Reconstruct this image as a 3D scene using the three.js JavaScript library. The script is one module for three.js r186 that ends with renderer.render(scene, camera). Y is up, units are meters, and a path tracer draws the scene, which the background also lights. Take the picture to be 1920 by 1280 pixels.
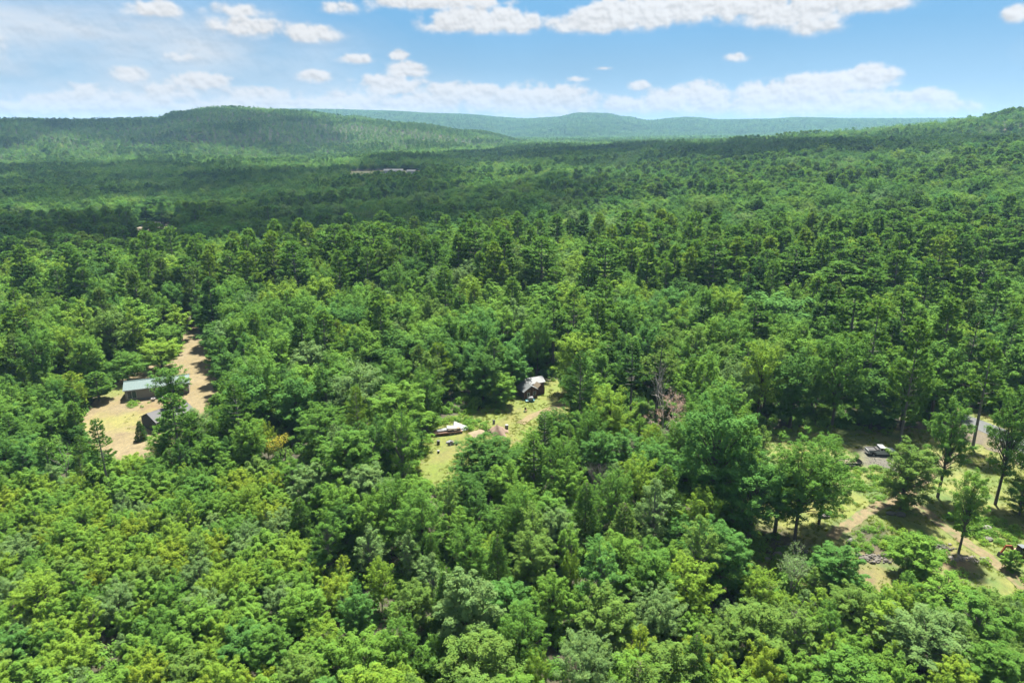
import * as THREE from 'three';
import { mergeGeometries } from 'three/addons/utils/BufferGeometryUtils.js';

// ------------------------------------------------------------------ camera, sky, sun, exposure
const D2R = Math.PI / 180;
const CAM_H = 65, PITCH = 17.1 * D2R, FPX = 1280;
const scene = new THREE.Scene();
const camera = new THREE.PerspectiveCamera(53.13, 1024 / 682, 1, 30000);
camera.position.set(0, CAM_H, 0);
camera.rotation.set(-PITCH, 0, 0);
const renderer = new THREE.WebGLRenderer({ antialias: true });
renderer.toneMapping = THREE.LinearToneMapping;
const EXPOSURE = 4.7;
renderer.toneMappingExposure = EXPOSURE;
renderer.shadowMap.enabled = true;

const SUN_AZ = 17 * D2R, SUN_EL = 66 * D2R;      // ahead of the camera and a little to its right, high
const SUN = new THREE.Vector3(Math.sin(SUN_AZ) * Math.cos(SUN_EL), Math.sin(SUN_EL), -Math.cos(SUN_AZ) * Math.cos(SUN_EL));
const sun = new THREE.DirectionalLight(new THREE.Color().setRGB(1, 0.95, 0.86), 4.6);
sun.name = 'sun';
sun.position.copy(SUN).multiplyScalar(900).add(new THREE.Vector3(0, 0, -250));
sun.target.position.set(0, 0, -250);
sun.castShadow = true;
sun.shadow.radius = 7;
sun.shadow.mapSize.set(4096, 4096);
Object.assign(sun.shadow.camera, { left: -420, right: 420, top: 420, bottom: -420, near: 10, far: 2400 });
scene.add(sun, sun.target);

// seeded generators and noise
function rng(seed) { let s = (seed * 2654435761) >>> 0; return () => { s = (s + 0x6d2b79f5) | 0; let t = Math.imul(s ^ (s >>> 15), 1 | s); t = (t + Math.imul(t ^ (t >>> 7), 61 | t)) ^ t; return ((t ^ (t >>> 14)) >>> 0) / 4294967296; }; }
const clamp = (x, a = 0, b = 1) => Math.min(b, Math.max(a, x));
const lerp = (a, b, t) => a + (b - a) * t;
const sstep = (a, b, x) => { const t = clamp((x - a) / (b - a)); return t * t * (3 - 2 * t); };
function hash2(ix, iy) { let h = Math.imul(ix, 374761393) ^ Math.imul(iy, 668265263); h = Math.imul(h ^ (h >>> 13), 1274126177); return ((h ^ (h >>> 16)) >>> 0) / 4294967296; }
function vnoise(x, y) {
  const ix = Math.floor(x), iy = Math.floor(y), fx = x - ix, fy = y - iy, u = fx * fx * (3 - 2 * fx), v = fy * fy * (3 - 2 * fy);
  return lerp(lerp(hash2(ix, iy), hash2(ix + 1, iy), u), lerp(hash2(ix, iy + 1), hash2(ix + 1, iy + 1), u), v);
}
function fbm(x, y, n = 4) { let s = 0, a = 0.5, t = 0; for (let i = 0; i < n; i++) { s += a * vnoise(x, y); t += a; a *= 0.5; x = x * 2.03 + 17.1; y = y * 2.03 - 9.7; } return s / t; }

// photograph pixel <-> world, used to lay things out where they stand on the land
const CP = Math.cos(PITCH), SP = Math.sin(PITCH);
function ray(u, v) { const x = u - 960, y = 640 - v; return new THREE.Vector3(x, y * CP - FPX * SP, -y * SP - FPX * CP).normalize(); }
function G(u, v, h = 0) { const d = ray(u, v), t = (h - CAM_H) / d.y; return new THREE.Vector3(d.x * t, h, d.z * t); }
function project(x, y, z) { const dy = y - CAM_H, f = -dy * SP - z * CP, up = dy * CP - z * SP; return { u: 960 + FPX * x / f, v: 640 - FPX * up / f, f }; }

// ------------------------------------------------------------------ sky: air and clouds on an equirectangular map
function makeSky() {
  const W = 4096, Hh = 2048, data = new Float32Array(W * Hh * 4);
  const lin = (r, g, b) => [r, g, b].map((c) => Math.pow(c / 255, 2.2) / EXPOSURE);
  const zen = lin(84, 150, 216), mid = lin(126, 186, 233), low = lin(166, 207, 236), hor = lin(186, 208, 224);
  // clouds: azimuth, elevation, half width, half height in degrees, strength, veil
  const blobs = [];
  const px = (u, v, w, h, s = 1, veil = 0) => {
    const d = ray(u, v), az = Math.atan2(d.x, -d.z) / D2R, el = Math.asin(d.y) / D2R, k = 1 / (FPX * D2R) * Math.cos(Math.atan((u - 960) / FPX));
    blobs.push([az, el, w * k, h * k, s, veil]);
  };
  px(908, 40, 85, 20, 1.2); px(850, 50, 55, 12, 1.0); px(965, 50, 45, 13, 1.0); px(780, 6, 90, 12, 0.9); px(890, 4, 60, 9, 0.8); px(640, 16, 40, 11, 0.75);
  px(1110, 46, 70, 15, 1.1); px(1190, 30, 95, 24, 1.15); px(1330, 12, 140, 24, 1.25); px(1480, 24, 95, 24, 1.2); px(1525, 50, 40, 17, 1.0); px(1620, 10, 75, 15, 1.1);
  px(585, 63, 44, 17, 1.05); px(455, 52, 62, 18, 0.9); px(295, 20, 48, 15, 0.95); px(440, 20, 60, 14, 0.6);
  px(672, 111, 34, 10, 0.85); px(748, 104, 17, 10, 0.85); px(763, 132, 30, 15, 1.05); px(1385, 107, 21, 9, 0.8); px(1908, 27, 26, 14, 1.0);
  px(1130, 128, 16, 3, 0.6); px(1082, 148, 22, 5, 0.6); px(1195, 160, 20, 10, 0.9); px(340, 107, 30, 11, 0.75); px(240, 138, 26, 14, 0.95); px(590, 143, 26, 12, 1);
  px(375, 152, 48, 16, 0.9); px(480, 178, 60, 18, 0.85); px(165, 172, 40, 16, 0.8); px(110, 198, 90, 20, 0.9); px(250, 196, 70, 22, 0.85); px(320, 172, 50, 15, 0.7);
  px(725, 162, 62, 18, 1.0); px(650, 188, 60, 16, 0.85); px(865, 172, 56, 15, 1.0); px(800, 196, 80, 20, 0.9); px(935, 188, 70, 20, 1.0); px(1015, 196, 90, 32, 1.05); px(1060, 178, 45, 14, 0.85);
  px(1175, 200, 45, 16, 0.9); px(1255, 190, 62, 20, 1.0); px(1312, 174, 46, 20, 1.05); px(1335, 200, 52, 16, 0.95);
  px(1438, 172, 42, 18, 1.1); px(1465, 200, 75, 22, 1.05); px(1535, 160, 58, 20, 1.1); px(1618, 150, 52, 22, 1.15); px(1575, 192, 95, 24, 1.05); px(1735, 182, 46, 14, 1.0); px(1785, 204, 45, 14, 0.8); px(1680, 200, 40, 14, 0.8);
  px(60, 206, 110, 18, 0.95); px(210, 212, 120, 12, 0.9); px(430, 206, 120, 15, 0.95); px(560, 202, 80, 16, 0.9); px(690, 204, 80, 13, 0.85);
  px(110, 55, 330, 66, 0.9, 1); px(420, 105, 230, 60, 0.5, 1); px(300, 190, 460, 46, 0.8, 1); px(800, 200, 330, 30, 0.55, 1); px(1500, 204, 430, 30, 0.4, 1); px(-150, 80, 260, 80, 0.8, 1);
  // the same broken cumulus goes on all round and overhead
  const R = rng(77);
  for (let i = 0; i < 420; i++) {
    const az = R() * 360 - 180, el = Math.pow(R(), 1.7) * 62 + 0.5;
    if (Math.abs(az) < 40 && el < 10.5) { R(); R(); R(); continue; }
    const w = (2.2 + R() * 5.5) * (0.6 + el / 45), h = w * (0.2 + 0.12 * R() + el / 180);
    blobs.push([az, el, w / Math.max(0.3, Math.cos(el * D2R)), h, 0.85 + 0.4 * R(), R() < 0.16 ? 1 : 0]);
  }
  const buckets = new Map(), BW = 6;
  for (const b of blobs) {
    const reach = b[2] * 2.2;
    for (let k = Math.floor((b[0] - reach + 720) / BW); k <= Math.floor((b[0] + reach + 720) / BW); k++) { const key = ((k % 60) + 60) % 60; if (!buckets.has(key)) buckets.set(key, []); if (!buckets.get(key).includes(b)) buckets.get(key).push(b); }
  }
  for (let row = 0; row < Hh; row++) {
    const el = ((row + 0.5) / Hh - 0.5) * 180, e = Math.max(0, el);
    const base = [0, 1, 2].map((c) => e < 3 ? lerp(hor[c], low[c], sstep(0, 3, e)) : e < 9 ? lerp(low[c], mid[c], sstep(2.2, 9, e)) : lerp(mid[c], zen[c], sstep(8, 60, e)));
    for (let col = 0; col < W; col++) {
      const o = (row * W + col) * 4;
      if (el <= 0) { for (let c = 0; c < 3; c++) data[o + c] = hor[c] * 0.55; data[o + 3] = 1; continue; }
      const rd = ((col + 0.5) / W - 0.5) * 360, az = ((rd + 90 + 180) % 360 + 360) % 360 - 180;   // azimuth from -z towards +x
      const near = buckets.get(Math.floor((az + 720) / BW) % 60) || [];
      let dens = 0, veil = 0, top = 0, tw = 0, warped = false, nx = 0, ny = 0;
      for (const b of near) {
        let da = az - b[0]; if (da > 180) da -= 360; if (da < -180) da += 360;
        const q = (da / b[2]) ** 2, de = (el - b[1]) / b[3];
        if (q > 3.6 || de * de > 5) continue;
        const dd = q + (de < 0 ? de * de * 1.7 : de * de);
        if (dd > 3.6) continue;
        if (b[5]) { veil = 1 - (1 - veil) * (1 - b[4] * Math.exp(-dd * 1.1)); continue; }
        const g = b[4] * Math.exp(-dd * 0.9);
        dens = Math.max(dens, g) + 0.25 * Math.min(dens, g); top += g * de; tw += g; warped = true;
      }
      let alpha = 0, shade = 1;
      if (warped || veil > 0.01) {
        const bil = (x, y, k) => { let t = 0, w = 0, m = 0.5; for (let i = 0; i < k; i++) { t += m * (1 - Math.abs(2 * vnoise(x, y) - 1)); w += m; m *= 0.52; x = x * 2.07 + 13.7; y = y * 2.07 - 5.1; } return t / w; };
        nx = az * Math.cos(el * D2R) * 2.5; ny = el * 3;
        const n1 = 0.3 * bil(nx * 0.5 + 40, ny * 0.5 + 11, 6) + 0.7 * fbm(nx * 0.5 + 7, ny * 0.5 + 3, 6), n2 = 0.3 * bil(nx * 0.5 + 40.1, ny * 0.5 + 11.25, 5) + 0.7 * fbm(nx * 0.5 + 7.1, ny * 0.5 + 3.25, 5), tt = clamp(top / (tw + 1e-6), -1.3, 1.3);
        const d = dens * (0.28 + 1.3 * n1) + (n1 - 0.55) * 0.5 * sstep(0.02, 0.3, dens), soft = lerp(0.34, 0.18, sstep(-0.5, 0.8, tt));
        alpha = sstep(0.42 - soft, 0.42 + soft, d) * 0.97;
        shade = lerp(0.8, 1.06, sstep(0, 1, clamp((n1 - n2) * 3.6 + 0.6 + 0.3 * tt)));
        if (veil > 0) { const vn = fbm(az * 0.22 + 9, el * 0.6 + 3, 6); const va = clamp(veil * (0.2 + 1.35 * vn) * 0.95); alpha = 1 - (1 - alpha) * (1 - va * 0.82); shade = lerp(shade, 0.92, clamp(va * (1 - alpha))); }
      }
      const white = [0.87, 0.88, 0.885], lowdim = lerp(0.86, 1, sstep(0.3, 4, e));
      for (let c = 0; c < 3; c++) data[o + c] = lerp(base[c], (white[c] * shade * lowdim) / EXPOSURE, alpha);
      data[o + 3] = 1;
    }
  }
  const t = new THREE.DataTexture(data, W, Hh, THREE.RGBAFormat, THREE.FloatType);
  t.mapping = THREE.EquirectangularReflectionMapping; t.magFilter = THREE.LinearFilter; t.needsUpdate = true;
  return t;
}
scene.background = makeSky();
scene.environment = scene.background;
scene.fog = new THREE.FogExp2(new THREE.Color().setRGB(0.37, 0.65, 1.0), 0.000075);

// ------------------------------------------------------------------ the land
const interp = (tab, x) => { if (x <= tab[0][0]) return tab[0][1]; for (let i = 1; i < tab.length; i++) if (x <= tab[i][0]) { const t = (x - tab[i - 1][0]) / (tab[i][0] - tab[i - 1][0]); return lerp(tab[i - 1][1], tab[i][1], t * t * (3 - 2 * t)); } return tab[tab.length - 1][1]; };
const RN = [0, 250, 380, 550, 800, 1200, 1800, 2600];
const LAND = [[-40, [0, 0, -4, -14, -24, -26, -26, -20]], [-20, [0, 0, -3, -16, -25, -26, -24, -15]], [-5, [0, 0, 0, -12, -16, -8, -2, 0]], [5, [0, 0, 2, -2, 0, 8, 12, 10]], [15, [0, 0, 4, 8, 14, 24, 26, 20]], [25, [0, 0, 4, 12, 24, 36, 34, 26]], [40, [0, 0, 5, 16, 38, 46, 44, 44]]];
const LTAB = LAND.map(([a, h]) => [a, RN.map((r, i) => [r, h[i]])]);
const rel = (R, list, trees) => list.map(([u, v]) => { const d = ray(u, v); return [Math.atan2(d.x, -d.z) / D2R, CAM_H + R * d.y / Math.hypot(d.x, d.z) - trees]; });
const RIDGES = [
  { R: 3100, r0: 1750, top: rel(3100, [[-400, 224], [0, 222], [200, 223], [285, 221], [330, 208], [400, 200], [470, 201], [560, 208], [650, 217], [760, 229], [880, 244], [1000, 264], [1150, 300]], 14) },
  { R: 6200, r0: 4000, top: rel(6200, [[-300, 240], [300, 226], [480, 207], [560, 206], [640, 207], [700, 209], [850, 215], [990, 224], [1045, 221], [1090, 213], [1130, 214], [1170, 220], [1215, 227], [1290, 221], [1350, 226], [1430, 225], [1500, 222], [1600, 224], [1720, 224], [2200, 222]], 12) },
  { R: 1750, r0: 1050, top: rel(1750, [[1150, 300], [1300, 272], [1420, 258], [1520, 249], [1620, 242], [1700, 233], [1750, 228], [1840, 217], [1920, 204], [2100, 190], [2500, 185]], 14) },
];
function H(x, z) {
  const r = Math.hypot(x, z);
  if (r < 240) return 0;
  const phi = Math.atan2(x, -z) / D2R, p = clamp(phi, -40, 40);
  let i = 1; while (i < LTAB.length - 1 && p > LTAB[i][0]) i++;
  const t = (p - LTAB[i - 1][0]) / (LTAB[i][0] - LTAB[i - 1][0]);
  let h = lerp(interp(LTAB[i - 1][1], r), interp(LTAB[i][1], r), t * t * (3 - 2 * t));
  h += (fbm(x / 260 + 5, z / 260 + 8, 3) - 0.5) * 9 * sstep(300, 800, r);
  if (r > 900) for (const k of RIDGES) {
    const top = interp(k.top, phi), g = r < k.R ? sstep(k.r0, k.R, r) : 1 - 0.75 * sstep(k.R * 1.02, k.R * 1.35, r);
    const rough = (fbm(x / 420 + 31, z / 420 - 7, 4) - 0.5) * 60 * g * (1 - sstep(k.R * 0.8, k.R * 0.97, r) * (r < k.R * 1.1 ? 1 : 0));
    const a = -45 + (top + 45) * g + rough, m = Math.max(h, a), d = Math.abs(h - a);
    h = m + (d < 16 ? (16 - d) * (16 - d) / 64 : 0);
  }
  return h;
}
// colour textures of matter
function tex(n, fn, rep = 1) {
  const d = new Uint8Array(n * n * 4);
  for (let y = 0; y < n; y++) for (let x = 0; x < n; x++) { const c = fn(x / n, y / n, x, y), o = (y * n + x) * 4; d[o] = clamp(c[0], 0, 255); d[o + 1] = clamp(c[1], 0, 255); d[o + 2] = clamp(c[2], 0, 255); d[o + 3] = 255; }
  const t = new THREE.DataTexture(d, n, n); t.wrapS = t.wrapT = THREE.RepeatWrapping; t.magFilter = THREE.LinearFilter; t.colorSpace = THREE.SRGBColorSpace; t.repeat.set(rep, rep); t.needsUpdate = true; return t;
}
const tileN = (x, y, k, o) => { // noise that repeats every unit
  const w = (a, b) => hash2(((a % k) + k) % k + o * 131, ((b % k) + k) % k + o * 57), X = x * k, Y = y * k, ix = Math.floor(X), iy = Math.floor(Y), fx = X - ix, fy = Y - iy, u = fx * fx * (3 - 2 * fx), v = fy * fy * (3 - 2 * fy);
  return lerp(lerp(w(ix, iy), w(ix + 1, iy), u), lerp(w(ix, iy + 1), w(ix + 1, iy + 1), u), v);
};
const tfbm = (x, y, k, o) => (tileN(x, y, k, o) * 8 + tileN(x, y, k * 2, o + 1) * 4 + tileN(x, y, k * 4, o + 2) * 2 + tileN(x, y, k * 8, o + 3)) / 15;
const floorTex = tex(512, (x, y) => { const n = tfbm(x, y, 12, 1), m = tileN(x, y, 170, 9), q = lerp(0.7, 1.3, n) * lerp(0.8, 1.2, m); return [48 * q, 47 * q, 28 * q]; });
const std = (o) => new THREE.MeshStandardMaterial({ roughness: 0.95, metalness: 0, ...o });
const tagS = (o, name) => { o.name = name; o.userData = { kind: 'structure' }; o.receiveShadow = true; o.castShadow = true; scene.add(o); return o; };

function buildLand() {
  const phis = []; for (let p = -180; p < -46; p += 6) phis.push(p); for (let p = -46; p <= 46; p += 0.4) phis.push(p); for (let p = 52; p <= 180; p += 6) phis.push(p); phis.push(180);
  const rs = [0]; for (let r = 18; r < 13000; r *= 1.03) rs.push(r);
  const pos = [], uv = [], idx = [], n = phis.length;
  for (const r of rs) for (const p of phis) { const x = r * Math.sin(p * D2R), z = -r * Math.cos(p * D2R); pos.push(x, H(x, z), z); uv.push(x / 9, z / 9); }
  for (let j = 0; j < rs.length - 1; j++) for (let i = 0; i < n - 1; i++) { const a = j * n + i, b = a + 1, c = a + n, d = c + 1; idx.push(a, b, c, b, d, c); }
  const g = new THREE.BufferGeometry(); g.setAttribute('position', new THREE.Float32BufferAttribute(pos, 3)); g.setAttribute('uv', new THREE.Float32BufferAttribute(uv, 2)); g.setIndex(idx); g.computeVertexNormals();
  tagS(new THREE.Mesh(g, std({ map: floorTex, name: 'forest floor' })), 'ground');
}
buildLand();
// ------------------------------------------------------------------ trees: prototypes
class GB {
  constructor() { this.p = []; this.c = []; this.i = []; }
  leaf(x, y, z, nx, ny, nz, tx, ty, tz, len, wid, fold, r, g, b) { // a folded diamond: stem at (x,y,z), along t, across n x t
    const bx = ny * tz - nz * ty, by = nz * tx - nx * tz, bz = nx * ty - ny * tx, k = this.p.length / 3;
    this.p.push(x, y, z, x + tx * len * 0.45 + bx * wid + nx * fold, y + ty * len * 0.45 + by * wid + ny * fold, z + tz * len * 0.45 + bz * wid + nz * fold,
      x + tx * len, y + ty * len, z + tz * len, x + tx * len * 0.45 - bx * wid + nx * fold, y + ty * len * 0.45 - by * wid + ny * fold, z + tz * len * 0.45 - bz * wid + nz * fold);
    for (let q = 0; q < 4; q++) this.c.push(r, g, b);
    this.i.push(k, k + 1, k + 2, k, k + 2, k + 3);
  }
  tube(pts, rad, sides = 5) { // tapered limb through points
    const k = this.p.length / 3, n = pts.length;
    for (let j = 0; j < n; j++) {
      const a = pts[Math.max(0, j - 1)], b = pts[Math.min(n - 1, j + 1)];
      const t = new THREE.Vector3().subVectors(b, a).normalize(), s = new THREE.Vector3(t.y, -t.x + 0.01, 0.3).cross(t).normalize(), q = new THREE.Vector3().crossVectors(t, s);
      for (let i = 0; i < sides; i++) { const w = i / sides * 2 * Math.PI, v = pts[j].clone().addScaledVector(s, Math.cos(w) * rad[j]).addScaledVector(q, Math.sin(w) * rad[j]); this.p.push(v.x, v.y, v.z); this.c.push(1, 1, 1); }
    }
    for (let j = 0; j < n - 1; j++) for (let i = 0; i < sides; i++) { const a = k + j * sides + i, b = k + j * sides + (i + 1) % sides, c = a + sides, d = b + sides; this.i.push(a, b, c, b, d, c); }
  }
  build(smooth = false) { const g = new THREE.BufferGeometry(); g.setAttribute('position', new THREE.Float32BufferAttribute(this.p, 3)); g.setAttribute('color', new THREE.Float32BufferAttribute(this.c, 3)); g.setIndex(this.i); if (smooth) g.computeVertexNormals(); return g; }
}
const V = (x, y, z) => new THREE.Vector3(x, y, z);
function onSphere(R) { const y = R() * 2 - 1, a = R() * 2 * Math.PI, s = Math.sqrt(1 - y * y); return [s * Math.cos(a), y, s * Math.sin(a)]; }
function sprig(gb, R, cx, cy, cz, d, n, spread, size, hue) {
  // one twig end: a handful of leaves of about the same hue around it, facing outward and up
  const tone = 0.9 + 0.2 * R(), warm = (R() - 0.5) * 0.16;
  for (let k = 0; k < n; k++) {
    const o = onSphere(R), s = Math.cbrt(R()) * spread;
    let nx = d[0] * 0.55 + o[0] * 0.5, ny = d[1] * 0.4 + 0.7 + o[1] * 0.45, nz = d[2] * 0.55 + o[2] * 0.5; let l = Math.hypot(nx, ny, nz) || 1; nx /= l; ny /= l; nz /= l;
    let q = onSphere(R), dt = q[0] * nx + q[1] * ny + q[2] * nz, tx = q[0] - nx * dt, ty = q[1] - ny * dt - 0.15, tz = q[2] - nz * dt; l = Math.hypot(tx, ty, tz) || 1; tx /= l; ty /= l; tz /= l;
    const sz = size * (0.65 + 0.7 * R()), v = tone * (0.93 + 0.14 * R()) * hue;
    gb.leaf(cx + o[0] * s, cy + o[1] * s * 0.8, cz + o[2] * s, nx, ny, nz, tx, ty, tz, sz, sz * 0.34, sz * 0.07, v * (1 + warm), v, v * (1 - warm * 0.8));
  }
}
// broadleaf: height about 14, crown radius about 3.6
function broadleaf(seed, o) {
  const R = rng(seed), gb = new GB(), wood = new GB(), { H: h = 14, R: rad = 3.6, cb = 0.12, lobes = 34, sprigs = 34, per = 9, leaf = 0.3, flat = 0.82, taper = 0.35, gap = 0.05 } = o;
  const cy = h * (1 + cb) / 2, ry = h * (1 - cb) / 2, lean = (R() - 0.5) * 0.08, fork = 0.3 + 0.12 * R();
  const trunk = [V(0, -0.6, 0), V(lean * h * 0.3, h * 0.25, 0), V(lean * h * 0.6, h * 0.5, lean * h * 0.3), V(lean * h * 0.8, h * 0.78, lean * h * 0.4)];
  wood.tube(trunk, [0.24, 0.19, 0.13, 0.05].map((x) => x * h / 14), 6);
  const L = [];
  for (let k = 0; k < lobes; k++) {
    let best = null, bd = -1;
    for (let t = 0; t < 7; t++) {
      const d = onSphere(R); d[1] = d[1] * 0.95 + 0.03;
      const f = Math.pow(R(), 0.4) * 0.9, wob = 0.66 + 0.62 * vnoise(d[0] * 1.7 + seed, d[2] * 1.7 + d[1] * 2.1 + seed * 3);
      const yy = clamp(d[1] * f * 1.08, -0.96, 0.93), narrow = (yy > 0 ? 1 - taper * yy * yy : 1 - 0.12 * yy * yy) * (Math.abs(yy) > 0.5 ? 1.12 : 1);
      const c = [d[0] * f * rad * wob * narrow, cy + yy * ry * (0.92 + 0.1 * wob), d[2] * f * rad * wob * narrow, d];
      let m = 9e9; for (const q of L) m = Math.min(m, Math.hypot(q[0] - c[0], q[1] - c[1], q[2] - c[2]));
      if (m > bd) { bd = m; best = c; }
    }
    L.push(best);
    const a = trunk[1].clone().lerp(trunk[3], clamp((best[1] / h - 0.25) * 0.8)), e = V(best[0], best[1], best[2]), m = a.clone().lerp(e, 0.55); m.y += (R() - 0.2) * 0.4;
    wood.tube([a, m, e], [0.075, 0.045, 0.014].map((x) => x * h / 14), 4);
  }
  for (const c of L) { // each bough ends in a spray that points outward and up and thins towards its tip
    const hue = 0.94 + 0.12 * R(), od = V(c[0], (c[1] - cy) * 0.7, c[2]).normalize(), k = onSphere(R);
    const ax = V(od.x * 0.75 + k[0] * 0.4, 0.55 + od.y * 0.35 + k[1] * 0.25, od.z * 0.75 + k[2] * 0.4).normalize(), len = rad * (0.42 + 0.4 * R()) * (2 - flat), wid = rad * (0.2 + 0.12 * R());
    for (let s = 0; s < sprigs; s++) {
      if (R() < gap) continue;
      const t = Math.pow(R(), 0.8), d = onSphere(R), r = wid * Math.pow(1 - t * 0.92, 0.55) * (0.7 + 0.4 * R()), dt = d[0] * ax.x + d[1] * ax.y + d[2] * ax.z;
      let ex = d[0] - ax.x * dt * 0.6, ey = d[1] - ax.y * dt * 0.6, ez = d[2] - ax.z * dt * 0.6; const m = Math.hypot(ex, ey, ez) || 1; ex /= m; ey /= m; ez /= m; if (ey < -0.5) ey *= -0.4;
      sprig(gb, R, c[0] + ax.x * (t - 0.35) * len + ex * r, c[1] + ax.y * (t - 0.35) * len + ey * r * 0.9, c[2] + ax.z * (t - 0.35) * len + ez * r, [ex * 0.7 + ax.x * 0.5, ey * 0.7 + ax.y * 0.5, ez * 0.7 + ax.z * 0.5], per, leaf * 1.35, leaf, hue);
    }
  }
  return { crown: gb.build(), trunk: wood.build(true) };
}
// pine: whorls of boughs, each a flat plate of needle tufts that sweeps up at its tip; height about 20
function pine(seed, o) {
  const R = rng(seed), gb = new GB(), wood = new GB(), { H: h = 20, R: rad = 4.3, cb = 0.2, step = 1.0, tufts = 26, blades = 8, len = 0.4, wid = 0.045, dead = 6, open = 0.18, droop = 0 } = o;
  const lean = (R() - 0.5) * 0.03;
  const ax = (y) => V(lean * y, y, -lean * y * 0.6);
  wood.tube([ax(-0.6), ax(h * 0.35), ax(h * 0.7), ax(h * 0.98)], [0.26, 0.2, 0.11, 0.02].map((x) => x * h / 20), 6);
  const blade = (p, dx, dy, dz, l, w, v, wm) => {
    const n = Math.hypot(dx, dy, dz) || 1; dx /= n; dy /= n; dz /= n;
    const q = onSphere(R); let nx = q[0] * 0.8, ny = q[1] * 0.8 + 0.4, nz = q[2] * 0.8; const dt = nx * dx + ny * dy + nz * dz; nx -= dx * dt; ny -= dy * dt; nz -= dz * dt; const m = Math.hypot(nx, ny, nz) || 1;
    gb.leaf(p.x, p.y, p.z, nx / m, ny / m, nz / m, dx, dy, dz, l, w, 0.01, v * (1 + wm), v, v * (1 - wm * 0.7));
  };
  for (let y = h * cb; y < h * 0.99;) {
    const t = (y / h - cb) / (1 - cb), prof = (droop ? Math.pow(1 - t, 0.6) : Math.pow(1 - t, 0.7) * (0.55 + 0.45 * sstep(0, 0.25, t))) + 0.035;
    const nb = droop ? 7 : t > 0.9 ? 4 : 5 + (R() * 2 | 0), a0 = R() * 6.28, ring = droop ? 0.75 + 0.4 * R() : 0.58 + 0.7 * R();
    for (let b = 0; b < nb; b++) {
      if (R() < open && t < 0.85) continue;
      const az = a0 + b / nb * 6.28 + (R() - 0.5) * 0.6, L = rad * prof * ring * (0.75 + 0.45 * R()), up = droop ? -droop : lerp(0.12, 1.0, t * t), dx = Math.cos(az), dz = Math.sin(az), s = ax(y + (R() - 0.5) * 0.3), lift = droop ? -0.1 : 0.16 + 0.16 * R();
      const at = (f) => V(s.x + dx * L * f, s.y + L * (up * f * 0.8 + lift * f * f), s.z + dz * L * f);
      wood.tube([at(0), at(0.5), at(0.92)], [0.05, 0.03, 0.01].map((x) => x * h / 20), 3);
      const nt = Math.max(3, Math.round(tufts * Math.pow(L / rad, 1.4))), tone = 0.85 + 0.3 * R();
      for (let k = 0; k < nt; k++) {
        const f = (droop ? 0.18 : 0.3) + (droop ? 0.82 : 0.7) * Math.pow((k + R()) / nt, 0.5), side = (R() + R() - 1), sp = (droop ? 0.5 : 0.46) * L * Math.sin(Math.min(1, f) * 2.45) + 0.1, p = at(f);
        p.x -= dz * side * sp; p.z += dx * side * sp; p.y += (R() - 0.5) * 0.14 + Math.abs(side) * sp * (droop ? -0.3 : 0.12);
        const v0 = tone * (0.85 + 0.3 * R()), wm = (R() - 0.4) * 0.2;
        for (let q = 0; q < blades; q++) {
          const e = onSphere(R), sd = side * 0.8;
          blade(p, dx * 0.8 - dz * sd + e[0] * 0.8, (droop ? -0.1 : 0.42) + e[1] * 0.55, dz * 0.8 + dx * sd + e[2] * 0.8, len * (0.7 + 0.6 * R()), wid * (0.8 + 0.4 * R()), v0 * (0.88 + 0.24 * R()), wm);
        }
      }
    }
    y += step * (0.7 + 0.6 * R()) * (t > 0.7 ? 0.65 : 1);
  }
  if (!droop) for (let k = 0; k < blades * 3; k++) { const p = ax(h * (0.95 + 0.05 * R())), e = onSphere(R); blade(p, e[0] * 0.5, 0.9, e[2] * 0.5, len * 1.4, wid, 1, 0); }
  for (let k = 0; k < dead; k++) { const y = h * (0.12 + R() * Math.max(0.05, cb - 0.08)), az = R() * 6.28, L = 0.7 + 1.6 * R(), s = ax(y); wood.tube([s, V(s.x + Math.cos(az) * L * 0.6, y - 0.05 * L, s.z + Math.sin(az) * L * 0.6), V(s.x + Math.cos(az) * L, y + 0.12 * L, s.z + Math.sin(az) * L)], [0.03, 0.02, 0.006], 3); }
  return { crown: gb.build(), trunk: wood.build(true) };
}
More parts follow.
